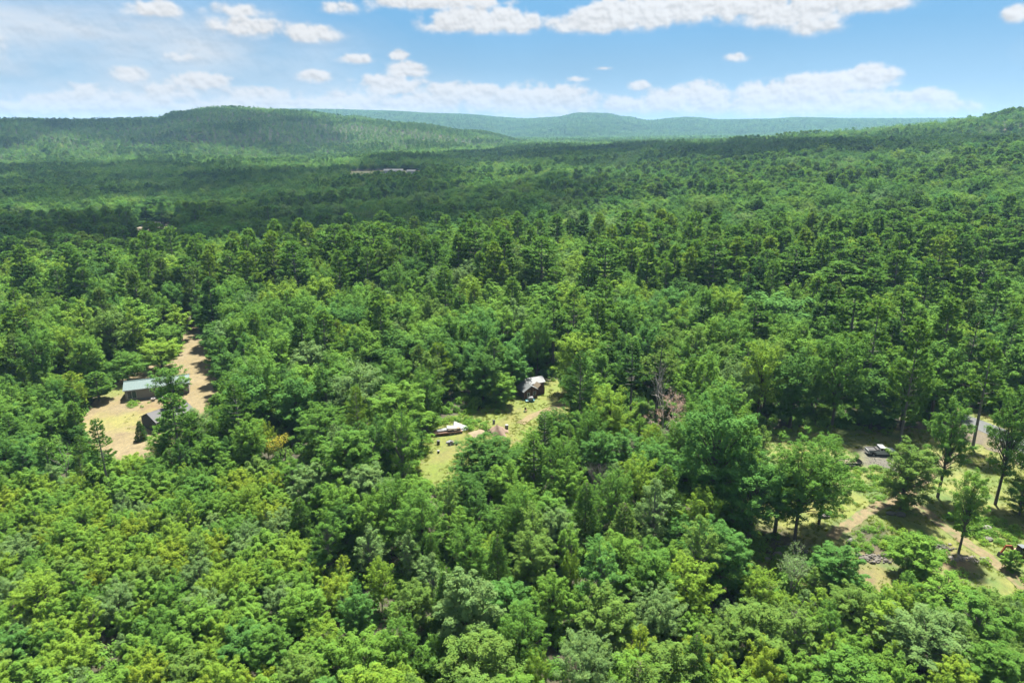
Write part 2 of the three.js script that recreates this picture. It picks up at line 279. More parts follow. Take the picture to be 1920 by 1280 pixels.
// bare tree: forking limbs down to twigs; a few leaves or dry needles may hang on it
function bare(seed, o) {
  const R = rng(seed), gb = new GB(), wood = new GB(), { H: h = 9, stems = 2, depth = 5, spread = 0.5, leaves = 0, leaf = 0.16, gnarl = 0.25 } = o;
  const grow = (p, d, L, r, k) => {
    const m = p.clone().addScaledVector(d, L * 0.5).add(V((R() - 0.5), (R() - 0.5) * 0.4, (R() - 0.5)).multiplyScalar(L * gnarl)), e = p.clone().addScaledVector(d, L);
    wood.tube([p, m, e], [r, r * 0.82, r * 0.62], k > 3 ? 5 : 3);
    if (leaves && k < 3) for (let q = 0; q < leaves; q++) { const c = p.clone().lerp(e, R()); sprig(gb, R, c.x, c.y, c.z, [d.x, d.y, d.z], 3, leaf * 1.4, leaf, 1); }
    if (k === 0) return;
    const n = k > 2 ? 3 : 3;
    for (let q = 0; q < n; q++) { const s = onSphere(R), nd = d.clone().multiplyScalar(0.8).add(V(s[0] * spread, s[1] * spread * 0.5 + 0.22, s[2] * spread)).normalize(); grow(q ? p.clone().lerp(e, 0.45 + 0.5 * R()) : e, nd, L * (0.58 + 0.22 * R()), r * 0.55, k - 1); }
  };
  for (let s = 0; s < stems; s++) { const a = s / stems * 6.28 + R(); grow(V(Math.cos(a) * 0.12, -0.3, Math.sin(a) * 0.12), V(Math.cos(a) * 0.16 * (stems > 1 ? 1 : 0.2), 1, Math.sin(a) * 0.16 * (stems > 1 ? 1 : 0.2)).normalize(), h * 0.36, h * 0.011, depth); }
  return { crown: leaves ? gb.build() : null, trunk: wood.build(true) };
}
// leaf colours, linear base colours of the leaf blade itself
const TONES = {
  dark_green: [0.055, 0.128, 0.024], mid_green: [0.08, 0.172, 0.027], fresh_green: [0.108, 0.212, 0.03], yellow_green: [0.138, 0.232, 0.027],
  olive_green: [0.1, 0.176, 0.033], grey_green: [0.11, 0.188, 0.056], blue_green: [0.07, 0.168, 0.034], golden_green: [0.158, 0.23, 0.023],
  rust: [0.27, 0.19, 0.145], yellow: [0.27, 0.26, 0.03],
};
const leafMat = {};
for (const k in TONES) leafMat[k] = new THREE.MeshPhysicalMaterial({ name: k + ' leaves', color: new THREE.Color().setRGB(...TONES[k]), vertexColors: true, roughness: 1, metalness: 0, transmission: 0.36, thickness: 0, specularIntensity: 0.06, side: THREE.DoubleSide, flatShading: true });
const stuffLeaf = new THREE.MeshPhysicalMaterial({ name: 'leaves', color: 0xffffff, vertexColors: true, roughness: 1, metalness: 0, transmission: 0.36, thickness: 0, specularIntensity: 0.06, side: THREE.DoubleSide, flatShading: true });
const barkMat = { brown: std({ name: 'brown bark', color: new THREE.Color().setRGB(0.065, 0.052, 0.04) }), grey: std({ name: 'grey bark', color: new THREE.Color().setRGB(0.12, 0.11, 0.098) }), pale: std({ name: 'pale dead wood', color: new THREE.Color().setRGB(0.24, 0.22, 0.195) }) };

// prototypes by kind and level of detail
const PROTO = { broadleaf: [[], [], [], []], round: [[], [], [], []], tall: [[], []], birch: [[], []], young: [[], []], pine: [[], [], [], []], highpine: [[], []], hemlock: [[], []] };
const seedOf = (k, i) => k * 97 + i * 13 + 5;
for (let i = 0; i < 6; i++) {
  const sh = [{}, { R: 4.2, cb: 0.14 }, { R: 3.2, taper: 0.55, cb: 0.08 }, { R: 4.0, cb: 0.2, taper: 0.2, flat: 0.7 }, { R: 3.5, cb: 0.1 }, { R: 3.0, cb: 0.12, taper: 0.6 }][i];
  PROTO.broadleaf[0].push(broadleaf(seedOf(1, i), { ...sh, lobes: 70, sprigs: 30, per: 14, leaf: 0.185 }));
  PROTO.broadleaf[1].push(broadleaf(seedOf(1, i), { ...sh, lobes: 56, sprigs: 20, per: 9, leaf: 0.32 }));
  if (i < 4) PROTO.broadleaf[2].push(broadleaf(seedOf(1, i), { ...sh, lobes: 34, sprigs: 10, per: 4, leaf: 0.66 }));
  if (i < 3) PROTO.broadleaf[3].push(broadleaf(seedOf(1, i), { ...sh, lobes: 18, sprigs: 6, per: 3, leaf: 1.15 }));
}
for (let i = 0; i < 2; i++) {
  PROTO.tall[0].push(broadleaf(seedOf(2, i), { H: 16, R: 3.2, cb: 0.22, lobes: 60, sprigs: 32, per: 14, leaf: 0.185, taper: 0.3, gap: 0.04 }));
  PROTO.tall[1].push(broadleaf(seedOf(2, i), { H: 16, R: 3.2, cb: 0.22, lobes: 50, sprigs: 22, per: 9, leaf: 0.31, taper: 0.3, gap: 0.08 }));
  PROTO.birch[0].push(broadleaf(seedOf(3, i), { H: 13, R: 2.3, cb: 0.08, lobes: 44, sprigs: 30, per: 8, leaf: 0.19, taper: 0.7, gap: 0.2 }));
  PROTO.birch[1].push(broadleaf(seedOf(3, i), { H: 13, R: 2.3, cb: 0.08, lobes: 40, sprigs: 26, per: 8, leaf: 0.26, taper: 0.7, gap: 0.2 }));
  PROTO.hemlock[0].push(pine(seedOf(4, i), { H: 12, R: 3.4, cb: 0.05, step: 0.46, tufts: 34, blades: 9, len: 0.27, wid: 0.05, dead: 0, open: 0.05, droop: 0.22 }));
  PROTO.hemlock[1].push(pine(seedOf(4, i), { H: 12, R: 3.4, cb: 0.05, step: 0.55, tufts: 24, blades: 8, len: 0.4, wid: 0.085, dead: 0, open: 0.05, droop: 0.22 }));
}
for (let i = 0; i < 4; i++) {
  const sh = [{}, { R: 2.3, taper: 0.6 }, { R: 1.7, taper: 0.7 }, { R: 2.5, cb: 0.1, flat: 0.7 }][i];
  PROTO.young[0].push(broadleaf(seedOf(5, i), { H: 6, R: 2.0, cb: 0.02, lobes: 34, sprigs: 34, per: 12, leaf: 0.15, ...sh }));
  PROTO.young[1].push(broadleaf(seedOf(5, i), { H: 6, R: 2.0, cb: 0.02, lobes: 28, sprigs: 20, per: 9, leaf: 0.25, ...sh }));
}
for (let i = 0; i < 3; i++) {
  const sh = [{}, { R: 4.3, cb: 0.2, open: 0.2 }, { R: 3.2, cb: 0.16, step: 0.95 }][i];
  PROTO.pine[0].push(pine(seedOf(6, i), { ...sh, tufts: 60, blades: 9, len: 0.4, wid: 0.055 }));
  PROTO.pine[1].push(pine(seedOf(6, i), { ...sh, tufts: 34, blades: 8, len: 0.6, wid: 0.11 }));
  PROTO.pine[2].push(pine(seedOf(6, i), { ...sh, step: 1.3, tufts: 15, blades: 5, len: 0.95, wid: 0.24, dead: 0 }));
  PROTO.pine[3].push(pine(seedOf(6, i), { ...sh, step: 2.0, tufts: 8, blades: 4, len: 1.35, wid: 0.4, dead: 0 }));
  if (i < 2) { PROTO.highpine[0].push(pine(seedOf(7, i), { H: 22, R: 3.6, cb: 0.45, tufts: 56, blades: 9, len: 0.4, wid: 0.055, dead: 14 })); PROTO.highpine[1].push(pine(seedOf(7, i), { H: 22, R: 3.6, cb: 0.45, tufts: 32, blades: 8, len: 0.6, wid: 0.11, dead: 10 })); }
}
// nominal height and crown diameter of each prototype
const NOM = {};
for (const k in PROTO) {
  for (const l of PROTO[k]) for (const q of l) {
    const p = q.crown.attributes.position, rr = []; let top = 0; for (let i = 0; i < p.count; i += 4) { rr.push(Math.hypot(p.getX(i), p.getZ(i))); top = Math.max(top, p.getY(i)); }
    rr.sort((a, b) => a - b); q.w = 2 * rr[Math.floor(rr.length * 0.95)]; q.h = top;
  }
  if (PROTO[k][0].length) { const a = PROTO[k][0]; NOM[k] = [a.reduce((s, q) => s + q.h, 0) / a.length, a.reduce((s, q) => s + q.w, 0) / a.length]; }
}
console.log(JSON.stringify(NOM));
{ let t = 0; for (const k in PROTO) for (const l of PROTO[k]) for (const q of l) t += (q.crown.index.count + q.trunk.index.count) / 3; console.log('prototype triangles', t); }
// ------------------------------------------------------------------ clearings (outlines on the ground) and what of them lies open to view
const poly = (pts) => pts.map(([u, v]) => { const g = G(u, v); return [g.x, g.z]; });
function inside(P, x, y) { let c = false; for (let i = 0, j = P.length - 1; i < P.length; j = i++) if ((P[i][1] > y) !== (P[j][1] > y) && x < (P[j][0] - P[i][0]) * (y - P[i][1]) / (P[j][1] - P[i][1]) + P[i][0]) c = !c; return c; }
const YARD = poly([[130, 800], [165, 760], [205, 725], [270, 690], [330, 668], [338, 622], [345, 612], [372, 612], [392, 650], [410, 700], [420, 760], [400, 800], [330, 850], [250, 880], [190, 870], [160, 830]]);
const MEADOW = poly([[765, 880], [790, 840], [808, 800], [850, 780], [890, 772], [965, 738], [975, 712], [1045, 712], [1075, 745], [1085, 775], [1060, 800], [1010, 815], [985, 840], [920, 860], [880, 890], [850, 915], [800, 915]]);
const FIELD = poly([[1395, 815], [1500, 800], [1600, 800], [1680, 808], [1740, 800], [1775, 780], [1810, 760], [1960, 800], [2010, 900], [1990, 1060], [1920, 1120], [1860, 1120], [1800, 1110], [1720, 1130], [1650, 1150], [1560, 1130], [1500, 1095], [1430, 1070], [1390, 1040], [1370, 990], [1390, 900]]);
const KEEP = [ // open to view in the photograph: no crown of the filling wood may stand before these
  [[158, 805], [198, 745], [290, 690], [342, 672], [346, 615], [374, 615], [392, 690], [394, 742], [360, 760], [330, 775], [285, 800], [262, 830], [225, 855], [200, 842]],
  [[778, 862], [812, 836], [806, 800], [850, 790], [900, 772], [970, 745], [972, 712], [1036, 708], [1060, 740], [1062, 770], [1012, 768], [985, 792], [962, 815], [905, 815], [878, 850], [838, 888], [812, 896]],
  [[1405, 870], [1425, 800], [1470, 805], [1470, 860]], [[1575, 850], [1580, 812], [1640, 805], [1680, 815], [1700, 850], [1650, 900], [1600, 900], [1575, 890]],
  [[1795, 770], [1830, 775], [1930, 830], [1940, 1010], [1930, 1090], [1850, 1085], [1780, 1068], [1690, 1050], [1600, 1050], [1560, 1010], [1580, 960], [1640, 925], [1700, 900], [1760, 880], [1780, 830]],
  [[1590, 1078], [1650, 1085], [1650, 1105], [1590, 1100]],
  [[1440, 1010], [1420, 1045], [1520, 1050], [1540, 1000]],
];
const KEEPT = [[[1212, 735], [1268, 735], [1268, 785], [1212, 785]], [[1458, 1030], [1510, 1030], [1508, 1095], [1462, 1095]], [[98, 826], [138, 826], [138, 880], [112, 880]], [[505, 814], [555, 814], [555, 842], [505, 842]]];   // the dead trees stand clear of other crowns
// ------------------------------------------------------------------ where the trees stand
// openings in the distant woods
const gAt = (u, v) => { let g = G(u, v, 0); for (let k = 0; k < 8; k++) g = G(u, v, H(g.x, g.z)); return [g.x, g.z]; };
const OPENINGS = [[[248, 424], [345, 426], [352, 476], [242, 472]], [[655, 321], [790, 320], [800, 348], [650, 349]]].map((o) => o.map(([u, v]) => gAt(u, v)));
const trees = []; // {x,z,y,h,w,kind,tone,label,key}
const RT = rng(4242);
function addTree(x, z, h, w, kind, tone, label, landmark) { trees.push({ x, z, y: H(x, z), h, w, kind, tone, label, landmark, turn: RT() * 6.283 }); }
// by the pixel of its tip, its height in metres and its crown width in pixels
function tip(u, v, h, wpx, kind, tone, label) { let g = G(u, v, h); for (let k = 0; k < 4; k++) g = G(u, v, h + H(g.x, g.z)); const f = project(g.x, h * 0.6, g.z).f; addTree(g.x, g.z, h, wpx * f / FPX, kind, tone, label, true); }
// by the pixel of its foot and of its tip
function foot(u, vb, vt, wpx, kind, tone, label) { const g = G(u, vb), d = ray(u, vt), dh = Math.hypot(g.x, g.z), h = CAM_H + d.y / Math.hypot(d.x, d.z) * dh, f = project(g.x, h * 0.6, g.z).f; addTree(g.x, g.z, h, wpx * f / FPX, kind, tone, label, true); }
// the open ground on the right
foot(1490, 1016, 800, 150, 'broadleaf', 'mid_green', 'large full-crowned maple with several dark trunks, left of the dirt track');
foot(1452, 1008, 850, 110, 'tall', 'mid_green', 'slimmer maple standing close behind the large full-crowned maple clump');
foot(1535, 985, 806, 110, 'broadleaf', 'mid_green', 'broad maple rising behind the right side of the large maple clump');
foot(1402, 1022, 838, 120, 'broadleaf', 'blue_green', 'blue-green tree with thin straight trunk, left of the large maple clump');
foot(1690, 958, 816, 102, 'broadleaf', 'olive_green', 'full tree with boulders at its foot where the two dirt tracks fork');
foot(1758, 934, 735, 84, 'tall', 'mid_green', 'tall maple behind the fork of the tracks, left of the paved road');
foot(1866, 948, 712, 82, 'tall', 'mid_green', 'lone tall tree with long bare trunk on the grass before the road');
foot(1797, 1040, 868, 62, 'tall', 'fresh_green', 'slim young tree with thin straight trunk beside the right-hand dirt track');
foot(1912, 968, 885, 60, 'birch', 'mid_green', 'small tree at the right edge above the orange excavator');
foot(1938, 905, 775, 95, 'broadleaf', 'dark_green', 'dark tree cut off by the right edge beside the paved road');
foot(1712, 1082, 1000, 86, 'young', 'fresh_green', 'bushy young tree among the stone piles in the right clearing');
foot(1565, 1118, 1008, 98, 'broadleaf', 'blue_green', 'dense small tree left of the stone piles and below the dirt track');
foot(1893, 1072, 1026, 34, 'young', 'fresh_green', 'tiny young tree in front of the orange excavator');
foot(1330, 985, 712, 150, 'broadleaf', 'blue_green', 'towering blue-green tree right of the rust-coloured dead pine');
foot(1372, 965, 745, 95, 'broadleaf', 'fresh_green', 'light green tree leaning out right of the towering blue-green tree');
foot(1420, 905, 795, 55, 'birch', 'olive_green', 'airy pale birch at the left end of the truck clearing');
foot(1690, 800, 655, 120, 'broadleaf', 'mid_green', 'heavy spreading maple behind the white pickup');
foot(1745, 790, 632, 90, 'tall', 'mid_green', 'tallest maple of the clump behind the white pickup');
foot(1632, 806, 690, 100, 'broadleaf', 'dark_green', 'dark maple left of the heavy spreading maple behind the pickup');
foot(1560, 800, 612, 105, 'broadleaf', 'mid_green', 'tall dense maple with dark skirts at the back of the clearing');
foot(1480, 800, 640, 90, 'broadleaf', 'dark_green', 'dark dense tree at the back edge of the clearing');
foot(1418, 795, 632, 80, 'broadleaf', 'yellow_green', 'yellow-green maple behind the towering blue-green tree');
foot(1365, 800, 660, 75, 'broadleaf', 'grey_green', 'grey-green tree behind the towering blue-green tree');
tip(1450, 548, 19, 150, 'broadleaf', 'blue_green', 'very broad domed tree below the tall pines on the right');
tip(1585, 492, 24, 95, 'highpine', 'mid_green', 'tall white pine with long bare trunk right of the domed tree');
tip(1640, 505, 23, 80, 'pine', 'mid_green', 'tall pine next to the bare-trunked white pine on the right');
tip(1530, 515, 21, 60, 'highpine', 'olive_green', 'slender pine with visible trunk behind the domed tree');
tip(1880, 520, 25, 90, 'pine', 'mid_green', 'huge pine near the right edge above the road');
tip(1760, 620, 18, 80, 'broadleaf', 'mid_green', 'light green maple crown in front of the dark pine wood');
tip(1835, 590, 22, 60, 'highpine', 'dark_green', 'pale-trunked pine above the power lines by the road');
tip(1905, 600, 21, 60, 'highpine', 'dark_green', 'pale-trunked pine at the right edge above the road');
tip(1240, 632, 19, 75, 'highpine', 'olive_green', 'yellowish pine with bare dead limbs above the rust-coloured dead pine');
tip(1190, 640, 19, 65, 'highpine', 'dark_green', 'dark pine with a bare lower trunk left of the rust-coloured pine');
tip(1128, 800, 12, 75, 'broadleaf', 'blue_green', 'bluish feathery tree in front of the dark pine trunks');
tip(1235, 820, 13, 85, 'broadleaf', 'blue_green', 'bluish feathery tree just below the rust-coloured dead pine');
tip(1175, 800, 11, 70, 'birch', 'blue_green', 'thin bluish tree between the two feathery bluish trees');
// round the middle clearing
tip(1040, 760, 11, 70, 'broadleaf', 'dark_green', 'dark bushy tree on the near side of the cabin path');
tip(1082, 768, 10, 60, 'birch', 'mid_green', 'slender leafy tree right of the dark bushy tree by the cabin path');
tip(908, 812, 11, 118, 'broadleaf', 'dark_green', 'dark spreading oak hiding the near side of the tarps');
tip(870, 880, 10, 80, 'broadleaf', 'dark_green', 'dark oak at the lower end of the grassy clearing');
tip(980, 835, 10, 80, 'broadleaf', 'dark_green', 'dark round tree right of the spreading oak by the tarps');
tip(1085, 620, 17, 90, 'broadleaf', 'yellow_green', 'large light maple just right of the brown cabin');
tip(1112, 690, 14, 80, 'broadleaf', 'fresh_green', 'light maple leaning over the right end of the brown cabin');
tip(945, 572, 18, 62, 'birch', 'fresh_green', 'tall narrow tree above the brown cabin');
tip(905, 650, 15, 70, 'broadleaf', 'dark_green', 'dark tree left of the brown cabin');
tip(938, 690, 10, 56, 'broadleaf', 'fresh_green', 'low pale leafy tree against the left wall of the cabin');
tip(800, 655, 16, 60, 'birch', 'olive_green', 'pale dusty-olive birch left of the grassy clearing');
tip(735, 655, 15, 80, 'broadleaf', 'mid_green', 'round green tree left of the dusty-olive birch');
tip(755, 770, 13, 70, 'broadleaf', 'dark_green', 'dark tree above the junk trailer');
tip(600, 755, 12, 110, 'broadleaf', 'mid_green', 'broad round oak left of the clearing');
tip(645, 815, 9, 65, 'broadleaf', 'grey_green', 'small pale oak in front of the broad round oak');
tip(495, 785, 9, 34, 'young', 'golden_green', 'narrow golden-green tree beside the yellow broken tree');
// left: yard
foot(326, 780, 677, 70, 'broadleaf', 'mid_green', 'tree standing before the mobile home and hiding part of its roof');
foot(340, 868, 735, 78, 'pine', 'mid_green', 'pointed conifer in front of the grey-roofed shed');
foot(372, 850, 757, 66, 'broadleaf', 'grey_green', 'silvery leafy tree behind the pointed conifer by the shed');
foot(455, 855, 712, 76, 'pine', 'mid_green', 'tall dense conifer right of the shed');
foot(326, 838, 764, 58, 'broadleaf', 'mid_green', 'low leafy tree covering the right half of the shed');
foot(265, 826, 788, 22, 'hemlock', 'dark_green', 'tiny dark evergreen on the sand in front of the shed');
foot(207, 934, 782, 42, 'highpine', 'mid_green', 'thin ragged pine with a bare lower trunk by the sandy yard');
foot(160, 925, 850, 22, 'highpine', 'olive_green', 'small thin pine with dark stem left of the ragged pine');
foot(305, 694, 634, 80, 'broadleaf', 'yellow_green', 'light green maple at the bend of the sandy drive');
foot(338, 640, 568, 50, 'birch', 'yellow_green', 'yellow-green tree beyond the utility pole');
foot(240, 716, 652, 70, 'broadleaf', 'mid_green', 'round maple on the far side of the sandy yard');
foot(186, 752, 696, 58, 'pine', 'mid_green', 'bushy pine behind the left end of the sandy yard');
tip(420, 585, 15, 90, 'broadleaf', 'dark_green', 'dark oak overhanging the right side of the sandy drive');
tip(425, 650, 13, 70, 'broadleaf', 'dark_green', 'dark tree shading the right edge of the sandy drive');
// lower middle
tip(838, 890, 13, 58, 'birch', 'olive_green', 'airy grey-olive birch below the grassy clearing');
tip(807, 1000, 10, 56, 'hemlock', 'mid_green'); tip(880, 975, 12, 88, 'broadleaf', 'mid_green'); tip(933, 1003, 12, 78, 'hemlock', 'mid_green'); tip(1047, 950, 11, 72, 'broadleaf', 'grey_green', 'pale grey-green tree with thin forked stems in the lower middle');
tip(1100, 905, 13, 80, 'hemlock', 'mid_green', 'broad pointed hemlock behind the pale grey-green tree'); tip(1230, 893, 14, 78, 'birch', 'grey_green', 'tall pale poplar with a leafy spire below the rust-coloured pine'); tip(1170, 942, 12, 90, 'hemlock', 'olive_green', 'yellowish hemlock leaning against the tall pale poplar');
tip(1160, 995, 11, 105, 'broadleaf', 'fresh_green'); tip(1070, 1027, 9, 38, 'young', 'yellow_green', 'narrow yellow-green sapling beside a dark gap in the canopy'); tip(1037, 1067, 10, 74, 'broadleaf', 'fresh_green'); tip(1137, 1095, 11, 112, 'broadleaf', 'olive_green'); tip(983, 1127, 11, 102, 'broadleaf', 'mid_green');
tip(837, 1063, 11, 84, 'hemlock', 'mid_green'); tip(770, 1083, 10, 80, 'broadleaf', 'olive_green'); tip(660, 1090, 9, 66, 'broadleaf', 'blue_green'); tip(710, 1043, 9, 58, 'broadleaf', 'yellow_green'); tip(747, 1157, 10, 84, 'broadleaf', 'mid_green');
tip(900, 1183, 11, 150, 'broadleaf', 'olive_green', 'widest olive-green crown at the bottom edge'); tip(690, 1180, 10, 120, 'broadleaf', 'fresh_green'); tip(1100, 1187, 11, 122, 'broadleaf', 'grey_green', 'rounded pale grey-green crown at the bottom edge'); tip(1007, 1213, 9, 54, 'young', 'yellow_green'); tip(1203, 1167, 10, 60, 'birch', 'golden_green', 'tall golden-green tree at the bottom edge'); tip(1257, 1193, 10, 115, 'broadleaf', 'olive_green');
tip(560, 1095, 9, 90, 'broadleaf', 'fresh_green'); tip(500, 1175, 8, 80, 'broadleaf', 'mid_green');
// lower right
tip(1300, 1043, 10, 105, 'broadleaf', 'yellow_green'); tip(1430, 1062, 8, 74, 'broadleaf', 'yellow_green'); tip(1437, 1200, 8, 74, 'young', 'golden_green'); tip(1423, 1130, 9, 120, 'broadleaf', 'olive_green'); tip(1500, 1142, 8, 80, 'birch', 'olive_green'); tip(1607, 1096, 8, 100, 'broadleaf', 'olive_green'); tip(1670, 1127, 8, 84, 'birch', 'yellow_green');
tip(1753, 1147, 9, 150, 'broadleaf', 'grey_green', 'wide grey-green crown in the lower right corner'); tip(1845, 1117, 8, 100, 'birch', 'mid_green'); tip(1307, 1190, 9, 84, 'hemlock', 'mid_green'); tip(1600, 1225, 8, 125, 'broadleaf', 'mid_green'); tip(1680, 1232, 7, 84, 'young', 'fresh_green'); tip(1780, 1072, 7, 84, 'birch', 'fresh_green'); tip(1880, 1210, 8, 100, 'broadleaf', 'mid_green');
tip(1220, 1000, 10, 70, 'birch', 'mid_green'); tip(1280, 960, 9, 60, 'broadleaf', 'blue_green');

// the tall pines that rise out of the belt behind the cabin
{ const RB = rng(17); for (const [u, v, w] of [[58, 522, 46], [100, 500, 44], [152, 503, 48], [20, 540, 40], [345, 482, 42], [428, 470, 44], [505, 452, 50], [556, 458, 44], [636, 444, 48], [690, 416, 46], [736, 432, 44], [764, 424, 42], [812, 440, 40], [905, 420, 50], [985, 442, 46], [1022, 470, 48], [1045, 500, 50], [1105, 482, 50], [1150, 460, 42], [1180, 442, 46], [1250, 470, 50], [1300, 450, 44], [1332, 472, 48], [1392, 482, 50], [1440, 470, 44], [1496, 462, 44], [1690, 470, 48], [1748, 486, 50], [1815, 500, 52], [1120, 560, 56], [1076, 540, 50], [960, 520, 44], [1700, 548, 60], [1790, 560, 60], [1655, 562, 54], [1868, 640, 52], [1610, 540, 50], [1730, 600, 50]]) tip(u, v, (u > 1480 ? 23 : 20) + 5 * RB(), w * (u > 1480 ? 1.4 : 1.15), RB() < 0.25 ? 'highpine' : 'pine', RB() < 0.6 ? 'fresh_green' : 'mid_green'); }

// the filling wood
const mask = (u, v) => {
  const y = v, nz = fbm(u / 160 + 3, v / 110 + 8, 3);
  if ((u < 640 && y > 985) || (y > 840 && u < 540) ) return { h: [4.5, 8.5], sp: 2.9, mix: { young: 0.78, birch: 0.1, broadleaf: 0.12 }, tones: nz > 0.52 ? { golden_green: 1.6, yellow_green: 3.4, fresh_green: 2.4, olive_green: 0.6 } : { fresh_green: 3.2, grey_green: 2, mid_green: 1.6, yellow_green: 1.8, blue_green: 0.4 } };
  if (u > 1290 && y > 1055) return { h: [5, 8.5], sp: 3.1, mix: { young: 0.35, birch: 0.35, broadleaf: 0.3 }, tones: { yellow_green: 2.2, olive_green: 2.2, fresh_green: 2.2, grey_green: 1.2, golden_green: 0.8, mid_green: 1 } };
  if (y > 905) return { h: [8.5, 14], sp: 4.5, mix: { broadleaf: 0.62, hemlock: 0.17, birch: 0.11, young: 0.1 }, tones: { mid_green: 2.6, fresh_green: 2.8, olive_green: 1.2, grey_green: 1.4, dark_green: 0.7, blue_green: 0.5, yellow_green: 1.2 } };
  if (u < 430 && y > 690) return { h: [6, 10], sp: 3.6, mix: { young: 0.35, broadleaf: 0.42, pine: 0.13, birch: 0.1 }, tones: nz > 0.5 ? { yellow_green: 2, fresh_green: 2, mid_green: 1.5, golden_green: 1 } : { mid_green: 2.4, fresh_green: 1.4, dark_green: 1.3, blue_green: 0.6 } };
  if (y > 560) return { h: [13, 19.5], sp: 6.2, mix: { broadleaf: 0.76, birch: 0.1, pine: u < 400 || u > 1350 ? 0.22 : 0.06, hemlock: 0.04 }, tones: nz > 0.5 ? { fresh_green: 2.6, mid_green: 1.6, yellow_green: 2, olive_green: 0.8, grey_green: 0.7 } : { mid_green: 2.6, dark_green: 1.4, fresh_green: 1.8, blue_green: 0.6, grey_green: 0.6 } };
  return null;
};
const pick = (R, w) => { let t = 0; for (const k in w) t += w[k]; let q = R() * t; for (const k in w) { q -= w[k]; if (q <= 0) return k; } };
const cell = new Map(), CS = 8;
const reg = (t) => { const k = Math.floor(t.x / CS) + ',' + Math.floor(t.z / CS); if (!cell.has(k)) cell.set(k, []); cell.get(k).push(t); };
trees.forEach(reg);
function crowded(x, z, w) { for (let i = -1; i <= 1; i++) for (let j = -1; j <= 1; j++) for (const t of cell.get((Math.floor(x / CS) + i) + ',' + (Math.floor(z / CS) + j)) || []) { const d = Math.hypot(t.x - x, t.z - z); if (d < (t.landmark ? 0.36 : 0.29) * (t.w + w)) return true; } return false; }
function hides(x, z, h, w, low) { // does its crown stand before open ground that the photograph shows?
  const c = project(x, H(x, z) + h * 0.58, z), s = FPX / c.f, hw = w * 0.46 * s, hh = (h * 0.4 + w * 0.15) * s;
  for (const K of low ? KEEP : KEEP.concat(KEEPT)) for (let k = 0; k < 10; k++) { const a = k / 10 * 6.283; if (inside(K, c.u + Math.cos(a) * hw, c.v + Math.sin(a) * hh) || inside(K, c.u + Math.cos(a) * hw * 0.5, c.v + Math.sin(a) * hh * 0.5)) return true; }
  return false;
}
{
  const R = rng(99), LIM = 330;
  for (let gx = -300; gx < 300; gx += 2.2) for (let gz = -LIM; gz < -28; gz += 2.2) {
    const x = gx + R() * 2.2, z = gz + R() * 2.2, a = R(), b = R(), c2 = R(), d2 = R(), r = Math.hypot(x, z);
    if (Math.abs(Math.atan2(x, -z)) > 44 * D2R || r > LIM) continue;
    const p = project(x, 8, z); if (p.v > 1420 || p.u < -160 || p.u > 2080) continue;
    let m = mask(p.u, p.v);
    if (!m) { const n = fbm(x / 30 + 7, z / 30 + 2, 3) + (p.u > 1080 ? 0.06 : 0.04); m = { h: [18, 24], sp: 8, mix: n > 0.47 ? { pine: 0.72, broadleaf: 0.28 } : { broadleaf: 0.85, pine: 0.15 }, tones: { mid_green: 2, fresh_green: 2.4, dark_green: 0.7, yellow_green: 1.3, olive_green: 0.7, grey_green: 0.5, blue_green: 0.3 } }; }
    if (hash2(Math.round(x * 31), Math.round(z * 17)) > Math.min(1, (2.2 / m.sp) ** 2 * 2.6)) continue;
    if (inside(FIELD, x, z) || inside(MEADOW, x, z) || inside(YARD, x, z)) continue;
    const kind = pick(() => a, m.mix);
    let h = lerp(m.h[0], m.h[1], b), w;
    if (kind === 'young') h = Math.min(h, 7) * 0.9;
    if (kind === 'pine') { h *= p.v < 640 ? 1.28 : 1.1; }
    w = h * (NOM[kind][1] / NOM[kind][0]) * (kind === 'broadleaf' && c2 > 0.7 ? lerp(1.3, 1.7, (c2 - 0.7) / 0.3) : lerp(1.0, 1.35, c2));
    if (kind === 'broadleaf' && h < 9) w *= 1.1;
    let tries = 0; while (hides(x, z, h, w) && tries < 3) { h *= 0.72; w *= 0.78; tries++; }
    if (tries === 3 || h < 2.2) continue;
    if (crowded(x, z, w)) continue;
    const tones = kind === 'pine' ? { mid_green: 1.6, dark_green: 0.3, olive_green: 0.7, fresh_green: 2.6, yellow_green: 1 } : kind === 'hemlock' ? { dark_green: 0.6, mid_green: 2, olive_green: 1.4, fresh_green: 0.6 } : m.tones;
    const t = { x, z, y: H(x, z), h, w, kind: kind === 'pine' && d2 < 0.2 ? 'highpine' : kind, tone: pick(() => d2, tones), turn: RT() * 6.283 };
    trees.push(t); reg(t);
  }
}
console.log('near trees', trees.length);
// which stand out largest: those become things of their own, the rest go into the masses
const KINDNAME = { broadleaf: 'broadleaf_tree', tall: 'broadleaf_tree', birch: 'birch_tree', young: 'young_tree', pine: 'pine_tree', highpine: 'pine_tree', hemlock: 'hemlock_tree' };
const KINDWORD = { broadleaf_tree: 'broadleaf tree', birch_tree: 'slender loose-leaved tree', young_tree: 'young bushy tree', pine_tree: 'pine', hemlock_tree: 'hemlock' };
const byKind = {};
for (const t of trees) {
  const p = project(t.x, t.y + t.h * 0.62, t.z), s = FPX / p.f; t.u = p.u; t.v = p.v; t.d = Math.hypot(t.x, t.z, CAM_H - t.h);
  const hw = t.w * s / 2, hh = (t.h * 0.35 + t.w * 0.2) * s, vis = clamp((Math.min(1920, p.u + hw) - Math.max(0, p.u - hw)) / (2 * hw)) * clamp((Math.min(1280, p.v + hh) - Math.max(0, p.v - hh)) / (2 * hh));
  t.area = hw * hh * vis; t.top = p.v - hh;
  (byKind[KINDNAME[t.kind]] ||= []).push(t);
}
